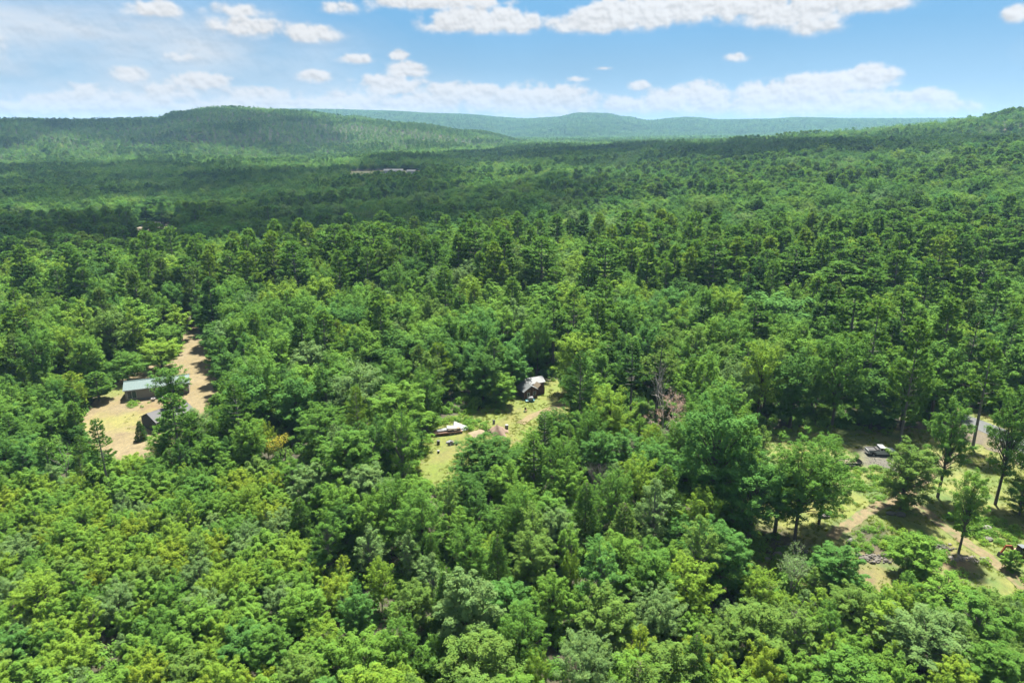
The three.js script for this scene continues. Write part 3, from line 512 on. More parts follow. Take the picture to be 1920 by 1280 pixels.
for (const k in byKind) { byKind[k].sort((a, b) => (b.landmark ? 1e6 : 0) + b.area - (a.landmark ? 1e6 : 0) - a.area); byKind[k].forEach((t, i) => { t.own = i < 290 && t.area > 25; }); }
// labels: by look and by place in the picture
const ORD = ['first', 'second', 'third', 'fourth', 'fifth', 'sixth', 'seventh', 'eighth', 'ninth', 'tenth', 'eleventh', 'twelfth', 'thirteenth', 'fourteenth', 'fifteenth', 'sixteenth', 'seventeenth', 'eighteenth', 'nineteenth', 'twentieth'];
'first second third fourth fifth sixth seventh eighth ninth'.split(' ').forEach((w) => ORD.push('twenty-' + w)); ORD.push('thirtieth'); 'first second third fourth fifth sixth seventh eighth ninth'.split(' ').forEach((w) => ORD.push('thirty-' + w));
const rowWord = (v) => v > 1160 ? 'along the bottom edge' : v > 1030 ? 'just above the bottom edge' : v > 920 ? 'in the lower foreground' : v > 820 ? 'in the upper foreground' : v > 720 ? 'level with the cabin' : v > 630 ? 'just behind the cabin' : v > 560 ? 'well behind the cabin' : 'in the sunlit pine belt';
const colWord = (u) => u < 320 ? 'far left' : u < 640 ? 'left' : u < 960 ? 'left of centre' : u < 1280 ? 'right of centre' : u < 1600 ? 'right' : 'far right';
{
  const sets = new Map();
  for (const t of trees) if (t.own && !t.label) { const key = [KINDNAME[t.kind], t.tone, rowWord(t.v), colWord(t.u)].join('|'); if (!sets.has(key)) sets.set(key, []); sets.get(key).push(t); }
  for (const [key, set] of sets) {
    const [kn, tone, row, col] = key.split('|'), w = KINDWORD[kn], c = tone.replace('_', ' ');
    set.sort((a, b) => a.u - b.u);
    set.forEach((t, i) => { t.label = set.length === 1 ? `only ${c} ${w} ${row}, ${col}` : i < ORD.length ? `${ORD[i]} ${c} ${w} counted from the left, ${row}, ${col}` : `${c} ${w} ${row}, ${col}`; t.label = t.label.replace(' counted from the left', ' from left'); });
  }
}
const count = {};
const named = (n) => { count[n] = (count[n] || 0) + 1; return count[n] === 1 ? n : n + '_' + String(count[n] - 1).padStart(3, '0'); };
function thing(name, label, category, group) { const o = new THREE.Group(); o.name = named(name); o.userData = { label, category }; if (group) o.userData.group = group; scene.add(o); return o; }
function part(parent, name, geo, mat) { const m = new THREE.Mesh(geo, mat); m.name = name; m.castShadow = m.receiveShadow = true; parent.add(m); return m; }
const GROUPWORD = { broadleaf_tree: 'broadleaf trees of the wood', birch_tree: 'loose-leaved trees of the wood', young_tree: 'young trees of the regrowth', pine_tree: 'pines of the wood', hemlock_tree: 'hemlocks of the wood' };
const barkOf = (k) => k === 'birch' ? barkMat.grey : k === 'pine' || k === 'highpine' ? barkMat.grey : barkMat.brown;
const lev = (t) => t.d < 150 ? 0 : 1;
const mass = new Map();   // prototype -> placements of the wood that nobody could count
const dummy = new THREE.Object3D(), col = new THREE.Color();
function intoMass(m, kind, level, i, x, y, z, turn, sx, sy, tone, R) {
  const key = m + '|' + kind + '|' + level + '|' + i; if (!mass.has(key)) mass.set(key, []);
  dummy.position.set(x, y, z); dummy.rotation.set(0, turn, 0); dummy.scale.set(sx, sy, sx); dummy.updateMatrix();
  const c = TONES[tone], j = 0.86 + 0.28 * R(), k = (R() - 0.5) * 0.16; mass.get(key).push([dummy.matrix.clone(), c[0] * j * (1 + k), c[1] * j, c[2] * j * (1 - k)]);
}
const TONEK = Object.keys(TONES), RM = rng(31);
for (const t of trees) {
  const L = lev(t), P = PROTO[t.kind][L], ti = TONEK.indexOf(t.tone), i = (ti + 2 * Math.floor(t.turn * 50)) % P.length, q = P[i];
  const sy = t.h / q.h, sx = t.w / q.w;
  if (!t.own) { intoMass(t.kind === 'pine' || t.kind === 'highpine' || t.kind === 'hemlock' ? 'conifer' : 'broadleaf', t.kind, L, i, t.x, t.y - 0.1, t.z, t.turn, sx, sy, t.tone, RM); continue; }
  const g = thing(KINDNAME[t.kind], t.label, 'tree', GROUPWORD[KINDNAME[t.kind]]);
  part(g, 'crown', q.crown, leafMat[t.tone]); part(g, 'trunk', q.trunk, barkOf(t.kind));
  g.position.set(t.x, t.y - 0.1, t.z); g.rotation.y = t.turn; g.scale.set(sx, sy, sx);
}
// beyond: the woods to the hills, one placement per tree, then groves
function grove(seed) {
  const R = rng(seed), gs = [], cs = new THREE.Color();
  for (let k = 0; k < 16; k++) {
    const kind = R() < 0.35 ? 'pine' : 'broadleaf', q = PROTO[kind][3][(R() * 3) | 0].crown.clone(), s = kind === 'pine' ? 0.75 + 0.25 * R() : 0.95 + 0.4 * R();
    dummy.position.set((R() - 0.5) * 44, 0, (R() - 0.5) * 44); dummy.rotation.set(0, R() * 6.28, 0); dummy.scale.set(s * 1.35, s, s * 1.35); dummy.updateMatrix(); q.applyMatrix4(dummy.matrix); gs.push(q);
  }
  return { crown: mergeGeometries(gs), trunk: null };
}
PROTO.grove = [null, null, null, [grove(1), grove(2), grove(3)]];
{
  const R = rng(555);
  let n = 0;
  const spots = (r0, r1, sp, fn) => { // jittered rings
    for (let r = r0; r < r1; r += sp) { const da = sp / r; for (let a = -43 * D2R; a < 43 * D2R; a += da) { const rr = r + (R() - 0.5) * sp, aa = a + (R() - 0.5) * da; fn(rr * Math.sin(aa), -rr * Math.cos(aa), rr, aa); n++; } }
  };
  const stand = (x, z) => fbm(x / 110 + 70, z / 110 + 20, 4);
  const near = (r) => (x, z, rr, a) => {
    for (const o of OPENINGS) if (inside(o, x, z)) return;
    const s = stand(x, z) + (R() - 0.5) * 0.22, kind = s > (rr > 1100 ? 0.6 : 0.56) ? 'pine' : 'broadleaf', w = lerp(10, 18, R() * R() + 0.1) * (rr > 1500 ? 0.8 : 1), L = r, P = PROTO[kind][L], pi = (R() * P.length) | 0, q = P[pi], h = kind === 'pine' ? lerp(16, 24, R()) * (rr > 1100 ? 0.85 : 1) : Math.max(12, w * lerp(1.05, 1.5, R())), sy = h / q.h, sx = w / q.w;
    const tone = pick(R, kind === 'pine' ? { mid_green: 2, dark_green: 0.4, blue_green: 0.5, olive_green: 0.8, fresh_green: 2.4 } : { mid_green: 2.4, dark_green: 1.4, fresh_green: 1.2, olive_green: 0.6, grey_green: 0.6, blue_green: 0.8, yellow_green: 0.2 });
    intoMass(kind === 'pine' ? 'conifer' : 'broadleaf', kind, L, pi, x, H(x, z) - 0.2, z, R() * 6.28, sx, sy, tone, R);
  };
  spots(331, 900, 10.2, near(1)); spots(900, 1700, 10.4, near(2)); spots(1700, 2300, 10.6, near(3)); spots(2300, 3500, 12, (x, z, r, a) => { if (R() < 0.92) near(3)(x, z, r, a); });
  spots(3500, 8200, 34, (x, z, r, a) => { if (H(x, z) < -30 && r > 7200) return; const s = 1 + 0.25 * R(); intoMass('broadleaf', 'grove', 3, (R() * 3) | 0, x, H(x, z), z, R() * 6.28, s, s, pick(R, { mid_green: 2, dark_green: 1.5, blue_green: 1 }), R); });
  console.log('far trees', n);
}
{
  const holder = {};
  for (const [m, label] of [['broadleaf', 'unbroken canopy of countless small broadleaf trees running back to the hills'], ['conifer', 'countless small dark pines mixed through the forest back to the hills']]) {
    const g = new THREE.Group(); g.name = m === 'broadleaf' ? 'broadleaf_forest' : 'conifer_forest'; g.userData = { kind: 'stuff', label, category: 'forest' }; scene.add(g); holder[m] = g;
  }
  for (const [key, list] of mass) {
    const [m, kind, L, i] = key.split('|'), q = PROTO[kind][+L][+i];
    for (const [nm, geo, mat] of [['crown', q.crown, stuffLeaf], ['trunk', +L < 2 ? q.trunk : null, barkOf(kind)]]) {
      if (!geo) continue;
      const im = new THREE.InstancedMesh(geo, mat, list.length); im.name = nm; im.userData = { kind: 'stuff' }; im.castShadow = im.receiveShadow = true;
      list.forEach(([mt, r, g, b], k) => { im.setMatrixAt(k, mt); if (nm === 'crown') im.setColorAt(k, col.setRGB(r, g, b)); });
      holder[m].add(im);
    }
  }
}
// ------------------------------------------------------------------ open ground: sheets with the colour of sand, dirt, grass and gravel
const C = (r, g, b) => new THREE.Color().setRGB(r, g, b);
function edgeDist(P, x, z) { let m = 1e9; for (let i = 0, j = P.length - 1; i < P.length; j = i++) { const ax = P[j][0], az = P[j][1], bx = P[i][0] - ax, bz = P[i][1] - az, t = clamp(((x - ax) * bx + (z - az) * bz) / (bx * bx + bz * bz)); m = Math.min(m, Math.hypot(x - ax - bx * t, z - az - bz * t)); } return m; }
const bump = (x, z) => (fbm(x / 7 + 3, z / 7 + 9, 3) - 0.35) * 0.5 + (fbm(x / 1.3, z / 1.3, 2) - 0.5) * 0.1;
const BERM = G(215, 752);
function groundY(x, z) { // height of the open ground
  let P = inside(YARD, x, z) ? YARD : inside(MEADOW, x, z) ? MEADOW : inside(FIELD, x, z) ? FIELD : null; if (!P) return 0;
  return 0.03 + sstep(0, 3, edgeDist(P, x, z)) * Math.max(0, bump(x, z) + 0.12) * (P === YARD ? 0.7 : 1);
}
const grainTex = tex(512, (x, y) => { const n = tfbm(x, y, 8, 21), m = tileN(x, y, 128, 31), k = tileN(x, y, 250, 41), q = lerp(0.82, 1.12, n) * lerp(0.86, 1.08, m) * lerp(0.88, 1.08, k); return [235 * q, 235 * q, 232 * q]; });
const sheetMat = std({ name: 'soil and grass', vertexColors: true, map: grainTex });
function sheet(name, P, res, paint) {
  let x0 = 1e9, x1 = -1e9, z0 = 1e9, z1 = -1e9; for (const [x, z] of P) { x0 = Math.min(x0, x); x1 = Math.max(x1, x); z0 = Math.min(z0, z); z1 = Math.max(z1, z); }
  const nx = Math.ceil((x1 - x0) / res), nz = Math.ceil((z1 - z0) / res), id = new Int32Array((nx + 1) * (nz + 1)).fill(-1), pos = [], colr = [], uv = [], idx = [];
  const jit = (x, z) => inside(P, x + (fbm(x / 2.3, z / 2.3, 3) - 0.5) * 2.6, z + (fbm(x / 2.3 + 40, z / 2.3, 3) - 0.5) * 2.6);
  const vert = (i, j) => { const k = j * (nx + 1) + i; if (id[k] < 0) { id[k] = pos.length / 3; const x = x0 + i * res, z = z0 + j * res, c = paint(x, z); pos.push(x, Math.max(0.03, groundY(x, z)), z); colr.push(...c); uv.push(x / 4, z / 4); } return id[k]; };
  for (let j = 0; j < nz; j++) for (let i = 0; i < nx; i++) if (jit(x0 + (i + 0.5) * res, z0 + (j + 0.5) * res)) { const a = vert(i, j), b = vert(i + 1, j), c = vert(i, j + 1), d = vert(i + 1, j + 1); idx.push(a, c, b, b, c, d); }
  const g = new THREE.BufferGeometry(); g.setAttribute('position', new THREE.Float32BufferAttribute(pos, 3)); g.setAttribute('color', new THREE.Float32BufferAttribute(colr, 3)); g.setAttribute('uv', new THREE.Float32BufferAttribute(uv, 2)); g.setIndex(idx); g.computeVertexNormals();
  return tagS(new THREE.Mesh(g, sheetMat), name);
}
const mix3 = (a, b, t) => [0, 1, 2].map((i) => lerp(a[i], b[i], clamp(t)));
const SAND = [0.148, 0.114, 0.048], PALE = [0.178, 0.142, 0.074], RUST = [0.137, 0.0806, 0.0331], LITTER = [0.0396, 0.036, 0.0216], DRY = [0.13, 0.124, 0.023], LIME = [0.104, 0.14, 0.0144], GREEN = [0.0648, 0.112, 0.0173], DIRT = [0.119, 0.09, 0.0475], GRAVEL = [0.0864, 0.0806, 0.0677];
const spot = (u, v) => { const g = G(u, v); return [g.x, g.z]; };
const blotch = (x, z, [cx, cz], r) => clamp(1.35 - Math.hypot(x - cx, z - cz) / r + (fbm(x / 2 + cx, z / 2, 3) - 0.5) * 1.3);
const yGrass = [spot(222, 790), spot(215, 735), spot(232, 727), spot(262, 765)], yDark = spot(232, 768), yRust = spot(292, 762);
sheet('sandy_yard', YARD, 0.45, (x, z) => {
  let c = mix3(SAND, PALE, fbm(x / 5, z / 5, 4) * 1.8 - 0.4);
  c = mix3(c, RUST, blotch(x, z, yRust, 5) * 0.5); c = mix3(c, DIRT, (fbm(x / 2.2 + 9, z / 0.9, 3) - 0.58) * 4);
  c = mix3(c, [0.17, 0.17, 0.035], blotch(x, z, yGrass[0], 7) * 0.75); c = mix3(c, LIME, blotch(x, z, yGrass[1], 5) * 0.7); c = mix3(c, LIME, blotch(x, z, yGrass[2], 3) * 0.6); c = mix3(c, [0.14, 0.11, 0.06], blotch(x, z, yDark, 4) * 0.6);
  return c;
});
const mBare = [spot(1000, 780), spot(965, 770), spot(940, 800), spot(850, 845), spot(830, 862), spot(1050, 765)], mLime = [spot(900, 780), spot(820, 885), spot(930, 760), spot(1000, 760)];
sheet('grassy_clearing', MEADOW, 0.4, (x, z) => {
  let c = mix3(DRY, LIME, fbm(x / 3.5 + 2, z / 3.5, 4) * 2.4 - 0.45);
  for (const q of mLime) c = mix3(c, LIME, blotch(x, z, q, 6) * 0.7);
  for (const q of mBare) c = mix3(c, mix3(SAND, DRY, 0.45), blotch(x, z, q, 2.6) * 0.5);
  c = mix3(c, [0.1, 0.1, 0.03], (fbm(x * 1.1, z * 1.1, 3) - 0.6) * 3);
  return c;
});
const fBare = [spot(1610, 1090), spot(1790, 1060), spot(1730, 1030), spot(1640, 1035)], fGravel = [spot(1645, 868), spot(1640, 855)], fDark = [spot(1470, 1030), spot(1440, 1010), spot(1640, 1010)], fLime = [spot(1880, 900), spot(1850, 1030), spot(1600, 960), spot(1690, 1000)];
sheet('field', FIELD, 0.45, (x, z) => {
  let c = mix3(GREEN, [0.15, 0.16, 0.035], fbm(x / 4 + 2, z / 4, 4) * 2.4 - 0.7);
  c = mix3(c, DRY, (fbm(x / 6 + 20, z / 6, 3) - 0.55) * 4);
  for (const q of fLime) c = mix3(c, LIME, blotch(x, z, q, 6) * 0.6);
  for (const q of fBare) c = mix3(c, mix3(DIRT, RUST, 0.25), blotch(x, z, q, 4) * 0.9);
  for (const q of fGravel) c = mix3(c, GRAVEL, blotch(x, z, q, 4) * 0.95);
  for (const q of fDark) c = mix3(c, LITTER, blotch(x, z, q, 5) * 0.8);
  return c;
});
// ribbons: tracks and the road
function ribbon(name, pts, half, lift, paint, ragged, mat) {
  const cv = new THREE.CatmullRomCurve3(pts.map(([u, v]) => G(u, v))), L = cv.getLength(), n = Math.ceil(L / 0.7), m = 6, pos = [], colr = [], uv = [], idx = [];
  for (let i = 0; i <= n; i++) { const p = cv.getPointAt(i / n), t = cv.getTangentAt(i / n), sx = -t.z, sz = t.x, e0 = 1 + (fbm(i * 0.35, 3, 2) - 0.5) * ragged, e1 = 1 + (fbm(i * 0.35, 30, 2) - 0.5) * ragged;
    for (let j = 0; j <= m; j++) { const w = lerp(-half * e0, half * e1, j / m), x = p.x + sx * w, z = p.z + sz * w; pos.push(x, Math.max(0.03, groundY(x, z)) + lift, z); colr.push(...paint(x, z, Math.abs(j / m - 0.5) * 2)); uv.push(x / 4, z / 4); } }
  for (let i = 0; i < n; i++) for (let j = 0; j < m; j++) { const a = i * (m + 1) + j, b = a + 1, c = a + m + 1, d = c + 1; idx.push(a, b, c, b, d, c); }
  const g = new THREE.BufferGeometry(); g.setAttribute('position', new THREE.Float32BufferAttribute(pos, 3)); g.setAttribute('color', new THREE.Float32BufferAttribute(colr, 3)); g.setAttribute('uv', new THREE.Float32BufferAttribute(uv, 2)); g.setIndex(idx); g.computeVertexNormals(); 
  if (g.attributes.normal.getY(Math.floor(pos.length / 6)) < 0) { const a = g.index.array; for (let i = 0; i < a.length; i += 3) { const t = a[i]; a[i] = a[i + 1]; a[i + 1] = t; } g.computeVertexNormals(); }
  return tagS(new THREE.Mesh(g, mat || sheetMat), name);
}
const trackPaint = (x, z, e) => mix3(mix3(mix3(DIRT, SAND, 0.5), PALE, fbm(x / 1.5, z / 1.5, 3) - 0.2), GREEN, (fbm(x / 0.8, z / 0.8, 3) - 0.62 + (e > 0.8 ? 0.22 : 0) + (e < 0.2 ? 0.06 : 0)) * 5);
ribbon('dirt_track', [[1560, 1012], [1590, 988], [1625, 965], [1655, 948], [1690, 935], [1730, 905], [1760, 880], [1790, 850]], 1.15, 0.05, trackPaint, 0.7);
ribbon('dirt_track_001', [[1700, 938], [1740, 965], [1775, 992], [1815, 1022], [1850, 1047], [1885, 1075], [1930, 1110]], 1.1, 0.055, trackPaint, 0.7);
ribbon('sandy_drive', [[1090, 740], [1060, 757], [1030, 768], [1000, 780], [975, 797]], 1.0, 0.05, (x, z) => mix3(SAND, PALE, fbm(x / 2, z / 2, 3)), 0.9);
ribbon('gravel_verge', [[1700, 785], [1760, 800], [1800, 812], [1850, 828], [1905, 850], [1990, 890]], 4.2, 0.04, (x, z) => mix3(mix3(GRAVEL, DIRT, 0.5), DRY, (fbm(x / 2, z / 2, 3) - 0.5) * 2), 0.6);
const tarTex = tex(256, (x, y) => { const n = tfbm(x, y, 10, 61), m = tileN(x, y, 120, 71), q = lerp(0.85, 1.12, n) * lerp(0.9, 1.08, m); return [70 * q, 73 * q, 73 * q]; });
ribbon('road', [[1640, 752], [1740, 768], [1790, 782], [1835, 799], [1880, 818], [1925, 840], [2010, 885]], 3.1, 0.09, () => [1, 1, 1], 0.03, std({ name: 'asphalt', map: tarTex, vertexColors: true, roughness: 0.9 }));

// grass, weeds and underbrush: blades and leaves nobody could count
function tuft(seed, n, h, w, wide) { const R = rng(seed), gb = new GB(); for (let k = 0; k < n; k++) { const a = R() * 6.28, r = R() * wide, tx = Math.cos(a) * 0.45 * R(), tz = Math.sin(a) * 0.45 * R(), l = Math.hypot(tx, 1, tz), v = 0.8 + 0.4 * R(); gb.leaf(Math.cos(a) * r, 0, Math.sin(a) * r, Math.sin(a), 0, Math.cos(a), tx / l, 1 / l, tz / l, h * (0.6 + 0.6 * R()), w, 0.01, v * (0.9 + 0.2 * R()), v, v); } return gb.build(); }
function brush(seed, o) { const R = rng(seed), gb = new GB(); for (let k = 0; k < o.n; k++) { const d = onSphere(R); d[1] = Math.abs(d[1]); const f = 0.6 + 0.45 * R(); sprig(gb, R, d[0] * f, 0.12 + d[1] * f * o.h, d[2] * f, d, o.per, o.leaf * 1.2, o.leaf, 1); } return gb.build(); }
function scatter(name, label, category, geos, list) {
  const g = new THREE.Group(); g.name = name; g.userData = { kind: 'stuff', label, category }; scene.add(g);
  geos.forEach((geo, gi) => { const mine = list.filter((_, i) => i % geos.length === gi), im = new THREE.InstancedMesh(geo, stuffLeaf, mine.length); im.name = category.replace(' ', '_'); im.userData = { kind: 'stuff' }; im.castShadow = im.receiveShadow = true; mine.forEach(([x, y, z, s, sy, c], k) => { dummy.position.set(x, y, z); dummy.rotation.set(0, k * 2.4, 0); dummy.scale.set(s, sy, s); dummy.updateMatrix(); im.setMatrixAt(k, dummy.matrix); im.setColorAt(k, col.setRGB(...c)); }); g.add(im); });
}
{
  const R = rng(808), list = [], weeds = [], grass = [];
  for (let gx = -230; gx < 230; gx += 2.4) for (let gz = -250; gz < -30; gz += 2.4) {
    const x = gx + R() * 2.4, z = gz + R() * 2.4, q = R(), s = R(), k = R();
    if (Math.abs(Math.atan2(x, -z)) > 43 * D2R || Math.hypot(x, z) > 250) continue;
    if (inside(FIELD, x, z) || inside(MEADOW, x, z) || inside(YARD, x, z)) continue;
    const e = Math.min(edgeDist(FIELD, x, z), edgeDist(MEADOW, x, z), edgeDist(YARD, x, z)), rim = e < 5;
    let sc = rim ? lerp(0.9, 1.9, s) : lerp(0.7, 1.5, s);
    if (hides(x, z, sc * 1.3, sc * 2, true)) sc *= 0.45;
    list.push([x, H(x, z) - 0.1, z, sc, sc * lerp(0.8, 1.5, k), mix3(TONES.mid_green, q > 0.6 ? TONES.dark_green : q > 0.25 ? TONES.fresh_green : TONES.olive_green, s)]);
  }
  scatter('underbrush', 'low leafy underbrush covering the ground beneath and between the trees', 'underbrush', [brush(1, { n: 60, per: 6, leaf: 0.3, h: 0.9 }), brush(2, { n: 50, per: 6, leaf: 0.36, h: 1.1 })], list);
  const tracks = [[[1560, 1012], [1625, 965], [1690, 935], [1760, 880], [1790, 850]], [[1700, 938], [1775, 992], [1850, 1047], [1930, 1110]], [[1640, 752], [1740, 768], [1835, 799], [1925, 840], [2010, 885]], [[1700, 785], [1800, 812], [1905, 850]]].map((t) => t.map(([u, v]) => spot(u, v)));
  const onTrack = (x, z) => tracks.some((t, k) => { for (let i = 1; i < t.length; i++) { const [ax, az] = t[i - 1], bx = t[i][0] - ax, bz = t[i][1] - az, f = clamp(((x - ax) * bx + (z - az) * bz) / (bx * bx + bz * bz)); if (Math.hypot(x - ax - bx * f, z - az - bz * f) < (k < 2 ? 1.1 : 4)) return true; } return false; });
  for (const [P, n, yard] of [[MEADOW, 5200, 0], [FIELD, 9000, 0], [YARD, 700, 1]]) {
    let x0 = 1e9, x1 = -1e9, z0 = 1e9, z1 = -1e9; for (const [x, z] of P) { x0 = Math.min(x0, x); x1 = Math.max(x1, x); z0 = Math.min(z0, z); z1 = Math.max(z1, z); }
    for (let k = 0; k < n; k++) {
      const x = lerp(x0, x1, R()), z = lerp(z0, z1, R()), s = R(), q = fbm(x / 3 + 4, z / 3, 3);
      if (!inside(P, x, z) || onTrack(x, z)) continue;
      if (yard ? blotch(x, z, yGrass[0], 7) < 0.5 && blotch(x, z, yGrass[1], 5) < 0.5 : q < 0.4) continue;
      if (P === MEADOW && mBare.some((b) => blotch(x, z, b, 3.4) > 0.5)) continue; if (P === FIELD && (fGravel.some((b) => blotch(x, z, b, 4) > 0.4) || fBare.some((b) => blotch(x, z, b, 4) > 0.5))) continue;
      grass.push([x, groundY(x, z) - 0.02, z, lerp(0.6, 1.2, s), lerp(0.25, 0.75, s) * (P === FIELD ? 1.2 : 0.8), (P === FIELD ? mix3(GREEN, LIME, s + 0.4) : mix3(LIME, DRY, s * 0.5)).map((k) => k * 1.35)]);
      const e = edgeDist(P, x, z);
      if (!yard && (e < 3.2 ? s < 0.5 : s < 0.025)) { const sc = lerp(0.35, 0.95, R()); if (P !== MEADOW || e < 1.6) weeds.push([x, groundY(x, z) - 0.05, z, sc, sc * 1.1, mix3(TONES.fresh_green, TONES.yellow_green, R())]); }
    }
  }
  for (const [u, v, n, sp] of [[1700, 1020, 60, 5], [1640, 1020, 36, 4], [1860, 1000, 60, 5], [1620, 900, 55, 5], [1660, 930, 30, 4], [1740, 1060, 36, 4], [890, 800, 26, 3], [870, 790, 14, 2], [930, 765, 20, 4], [258, 762, 12, 2.6], [1430, 1040, 50, 5], [1520, 1060, 40, 4], [1600, 1110, 40, 4], [1820, 985, 30, 3], [1385, 1010, 30, 4]]) for (let k = 0; k < n; k++) { const g = G(u, v), x = g.x + (R() - 0.5) * sp * 2, z = g.z + (R() - 0.5) * sp * 2, sc = lerp(0.35, 1.1, R()); if (!onTrack(x, z)) weeds.push([x, groundY(x, z) - 0.05, z, sc, sc * lerp(0.8, 1.3, R()), mix3(TONES.fresh_green, R() > 0.6 ? TONES.yellow_green : TONES.mid_green, R())]); }
  scatter('tall_grass', 'rough yellow-green grass of the clearings', 'grass', [tuft(1, 34, 0.42, 0.022, 0.4), tuft(2, 28, 0.5, 0.025, 0.35)], grass);
  scatter('weeds', 'leafy weeds and low bramble along the edges of the clearings', 'weeds', [brush(3, { n: 34, per: 7, leaf: 0.2, h: 0.8 }), brush(4, { n: 30, per: 7, leaf: 0.24, h: 1.1 })], weeds);
}

// ------------------------------------------------------------------ things
const mat = (name, c, o = {}) => std({ name, color: C(...c), roughness: 0.8, ...o });
const M = {
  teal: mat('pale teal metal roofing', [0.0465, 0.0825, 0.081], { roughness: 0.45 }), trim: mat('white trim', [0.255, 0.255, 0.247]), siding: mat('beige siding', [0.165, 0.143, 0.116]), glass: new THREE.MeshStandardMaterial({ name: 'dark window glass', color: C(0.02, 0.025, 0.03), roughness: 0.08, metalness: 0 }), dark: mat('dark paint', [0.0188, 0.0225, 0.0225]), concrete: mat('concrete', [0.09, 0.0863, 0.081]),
  shingle: mat('grey shingles', [0.0525, 0.0525, 0.0562]), board: mat('red-brown boards', [0.075, 0.0315, 0.0195]), boardLight: mat('weathered brown boards', [0.12, 0.0638, 0.0375]), zinc: mat('bare metal roofing', [0.075, 0.083, 0.085], { roughness: 0.6 }), tan: mat('weathered tan boards', [0.0975, 0.075, 0.045]), curtain: mat('pale curtain', [0.262, 0.232, 0.165]),
  white: mat('white paint', [0.27, 0.281, 0.285], { roughness: 0.35 }), tyre: mat('tyre rubber', [0.0135, 0.0135, 0.0135]), steel: mat('steel', [0.225, 0.225, 0.225], { metalness: 0.7, roughness: 0.4 }), red: mat('red lamp glass', [0.225, 0.015, 0.0112], { roughness: 0.3 }), black: mat('black steel', [0.015, 0.015, 0.015], { roughness: 0.5 }), orange: mat('orange paint', [0.15, 0.034, 0.01], { roughness: 0.4 }), straw: mat('pale planks', [0.112, 0.09, 0.0562]),
  tarp: mat('pinkish tan tarpaulin', [0.12, 0.08, 0.053]), canvas: mat('green-grey canvas', [0.18, 0.188, 0.112]), blue: mat('teal plastic', [0.009, 0.09, 0.101], { roughness: 0.4 }), pale: mat('pale plastic', [0.165, 0.165, 0.165]), wood: mat('raw wood', [0.105, 0.0562, 0.03]), pole: mat('grey weathered pole', [0.143, 0.131, 0.116]), rock: mat('grey stone', [0.0675, 0.063, 0.0555]), rockLight: mat('pale stone', [0.0975, 0.09, 0.078]),
};
const box = (w, h, d, x = 0, y = 0, z = 0, ry = 0, rx = 0, rz = 0) => { const g = new THREE.BoxGeometry(w, h, d); if (rx) g.rotateX(rx); if (rz) g.rotateZ(rz); if (ry) g.rotateY(ry); g.translate(x, y, z); return g; };
const cyl = (r0, r1, h, x, y, z, ax = 'y', n = 14) => { const g = new THREE.CylinderGeometry(r0, r1, h, n); if (ax === 'x') g.rotateZ(Math.PI / 2); if (ax === 'z') g.rotateX(Math.PI / 2); g.translate(x, y, z); return g; };
const prism = (pts, depth, bevel = 0) => { const s = new THREE.Shape(pts.map(([x, y]) => new THREE.Vector2(x, y))), g = new THREE.ExtrudeGeometry(s, { depth: depth - 2 * bevel, bevelEnabled: bevel > 0, bevelSize: bevel, bevelThickness: bevel, bevelSegments: 2 }); g.translate(0, 0, bevel); return g; };
// a group standing between two ground pixels: its x axis runs from the first to the second
function lay(o, a, b, y = 0) { const A = G(...a), B = G(...b); o.position.set((A.x + B.x) / 2, y, (A.z + B.z) / 2); o.rotation.y = Math.atan2(-(B.z - A.z), B.x - A.x); return Math.hypot(B.x - A.x, B.z - A.z); }
const put = (o, u, v, turn = 0, y) => { const g = G(u, v); o.position.set(g.x, y ?? groundY(g.x, g.z), g.z); o.rotation.y = turn; return o; };
function windowPart(parent, w, h, x, y, z, name = 'window', split = 0) {
  const win = part(parent, name, box(w, h, 0.06, x, y, z), M.trim); const pane = (pw, px) => part(win, 'pane', box(pw, h - 0.26, 0.03, px, y, z + 0.04), M.glass);
  if (split) { pane(w / 2 - 0.18, x - w / 4 + 0.02); pane(w / 2 - 0.18, x + w / 4 - 0.02); } else { part(win, 'pane', box(w - 0.24, h / 2 - 0.16, 0.03, x, y + h / 4 - 0.02, z + 0.04), M.glass); part(win, 'pane', box(w - 0.24, h / 2 - 0.16, 0.03, x, y - h / 4 + 0.02, z + 0.04), M.glass); }
  return win;
}
